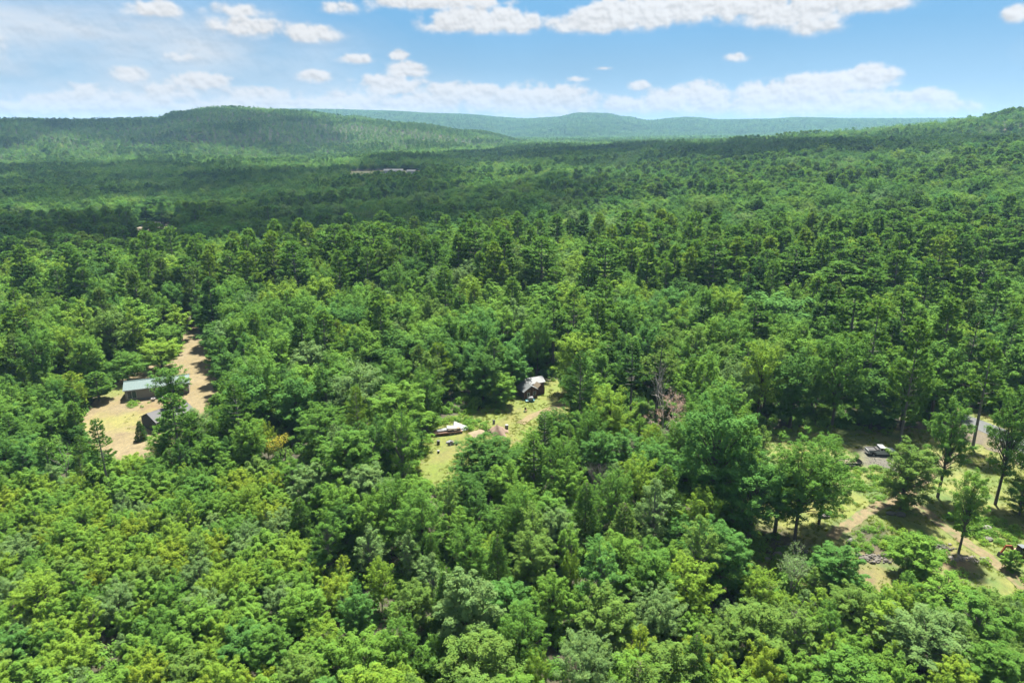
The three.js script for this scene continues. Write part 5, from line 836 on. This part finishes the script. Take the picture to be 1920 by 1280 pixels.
// power line by the road
{ const P = [G(1915, 802), G(1700, 742)], tops = [];
  P.forEach((g, i) => { const o = thing('power_pole', i ? 'power pole hidden among the maples behind the pickup' : 'power pole at the right edge beyond the road', 'pole'); o.position.set(g.x, 0, g.z); o.rotation.y = 0.5; part(o, 'post', cyl(0.13, 0.17, 10.5, 0, 5.2, 0), M.pole); part(o, 'crossarm', box(2.2, 0.12, 0.12, 0, 9.6, 0), M.pole); for (const x of [-0.9, 0.9]) part(o, 'insulator', cyl(0.05, 0.06, 0.2, x, 9.76, 0), M.pale); if (!i) part(o, 'transformer', cyl(0.28, 0.28, 0.9, 0.35, 8.4, 0.1), M.pale); tops.push(g); });
  const far = G(2060, 860); [[9.8, 0.6, 'upper'], [9.1, 0, 'middle'], [7.2, 0.1, 'lower']].forEach(([y, off, w]) => { const pts = []; for (let k = 0; k <= 40; k++) { const t = k / 20, a = t <= 1 ? tops[1] : tops[0], b = t <= 1 ? tops[0] : far, f = t <= 1 ? t : t - 1; pts.push(V(lerp(a.x, b.x, f) + off, y - 0.55 * 4 * f * (1 - f), lerp(a.z, b.z, f) + off)); } const o = new THREE.Mesh(new THREE.TubeGeometry(new THREE.CatmullRomCurve3(pts), 80, 0.02, 5), M.rock); o.name = named('power_line'); o.userData = { label: `${w} of the three power wires crossing the dark wood by the road`, category: 'wire', group: 'wires by the road' }; o.castShadow = true; scene.add(o); });
}
// buildings and openings far off
{ const far = (name, label, u, v, w, d, h, turn, m, rm) => { const [x, z] = gAt(u, v), o = thing(name, label, 'building'); o.position.set(x, H(x, z), z); o.rotation.y = turn; part(o, 'wall', box(w, h, d, 0, h / 2, 0), m); const a = Math.atan2(h * 0.5, d / 2 + 0.4), sl = Math.hypot(h * 0.5, d / 2 + 0.4); for (const s of [1, -1]) part(o, 'roof', box(w + 0.8, 0.15, sl).rotateX(s * a).translate(0, h * 1.25, s * (d / 2 + 0.4) / 2), rm); part(o, 'gable', prism([[-d / 2, 0], [d / 2, 0], [0, h * 0.47]], w - 0.2).rotateY(Math.PI / 2).translate(-w / 2 + 0.1, h, 0), m); return o; };
  far('farm_building', 'long white-roofed building right of the pale valley field', 738, 325, 36, 16, 5.5, 0.1, M.trim, M.trim); far('farm_building', 'small white building at the right end of the valley field', 772, 326, 16, 12, 5, -0.2, M.trim, M.trim);
  const fld = (name, o, c) => { const n = 10, pos = [], idx = [], cs = []; for (let j = 0; j <= n; j++) for (let i = 0; i <= n; i++) { const a = i / n, b = j / n, x = lerp(lerp(o[0][0], o[1][0], a), lerp(o[3][0], o[2][0], a), b), z = lerp(lerp(o[0][1], o[1][1], a), lerp(o[3][1], o[2][1], a), b), k = 0.85 + 0.3 * fbm(x / 9, z / 9, 3); pos.push(x, H(x, z) + 0.35, z); cs.push(...c.map((q) => q * k)); } for (let j = 0; j < n; j++) for (let i = 0; i < n; i++) { const a = j * (n + 1) + i; idx.push(a, a + n + 1, a + 1, a + 1, a + n + 1, a + n + 2); } const g = new THREE.BufferGeometry(); g.setAttribute('position', new THREE.Float32BufferAttribute(pos, 3)); g.setAttribute('color', new THREE.Float32BufferAttribute(cs, 3)); g.setIndex(idx); g.computeVertexNormals(); tagS(new THREE.Mesh(g, std({ name: 'bare soil', vertexColors: true })), name); };
  fld('gravel_pit', OPENINGS[0], [0.19, 0.16, 0.11]); fld('valley_field', OPENINGS[1], [0.13, 0.13, 0.06]);
}
// clouds drifting above the land: they cast the broad shadows over the valley
{ const cm = new THREE.MeshStandardMaterial({ name: 'thin cloud', color: C(0.9, 0.9, 0.9), roughness: 1, transparent: true, opacity: 0.42 });
  const puff = (seed) => { const g = new THREE.IcosahedronGeometry(1, 5), p = g.attributes.position; for (let i = 0; i < p.count; i++) { const x = p.getX(i), y = p.getY(i), z = p.getZ(i), k = 0.7 + 0.55 * fbm(x * 1.5 + seed * 7, z * 1.5 + y * 1.1, 4); p.setXYZ(i, x * k, (y < 0 ? y * 0.4 : y) * k, z * k); } g.computeVertexNormals(); return g; };
  const shapes = [puff(1), puff(2), puff(3)], alt = 900, k = alt / Math.tan(SUN_EL), ox = Math.sin(SUN_AZ) * k, oz = -Math.cos(SUN_AZ) * k;
  [[-32, 570, 300, 150, 'over the near valley on the left'], [-11, 620, 280, 160, 'over the middle of the valley'], [11, 1150, 300, 170, 'over the middle right'], [30, 1050, 300, 140, 'over the right-hand woods'], [-36, 1150, 340, 230, 'over the far left valley'], [-16, 1120, 330, 200, 'over the far middle valley'], [-25, 2650, 520, 260, 'over the left-hand hill'], [2, 1900, 420, 260, 'over the far right valley'], [-39, 2600, 420, 260, 'over the far left hill'], [-30, 1650, 380, 200, 'over the deep left valley'], [-2, 1500, 360, 190, 'over the deep middle valley'], [15, 1420, 380, 170, 'over the right-hand ridge'], [27, 1330, 260, 130, 'over the near right ridge']].forEach(([a, r, w, d, l], i) => {
    const o = new THREE.Mesh(shapes[i % 3], cm); o.name = named('cloud'); o.userData = { label: 'flat-based white cloud drifting high ' + l, category: 'cloud' }; o.castShadow = true; o.position.set(r * Math.sin(a * D2R) + ox, alt, -r * Math.cos(a * D2R) + oz); o.scale.set(w * 1.15, 90, d * 1.15); o.rotation.y = i; scene.add(o);
  });
}
renderer.render(scene, camera);
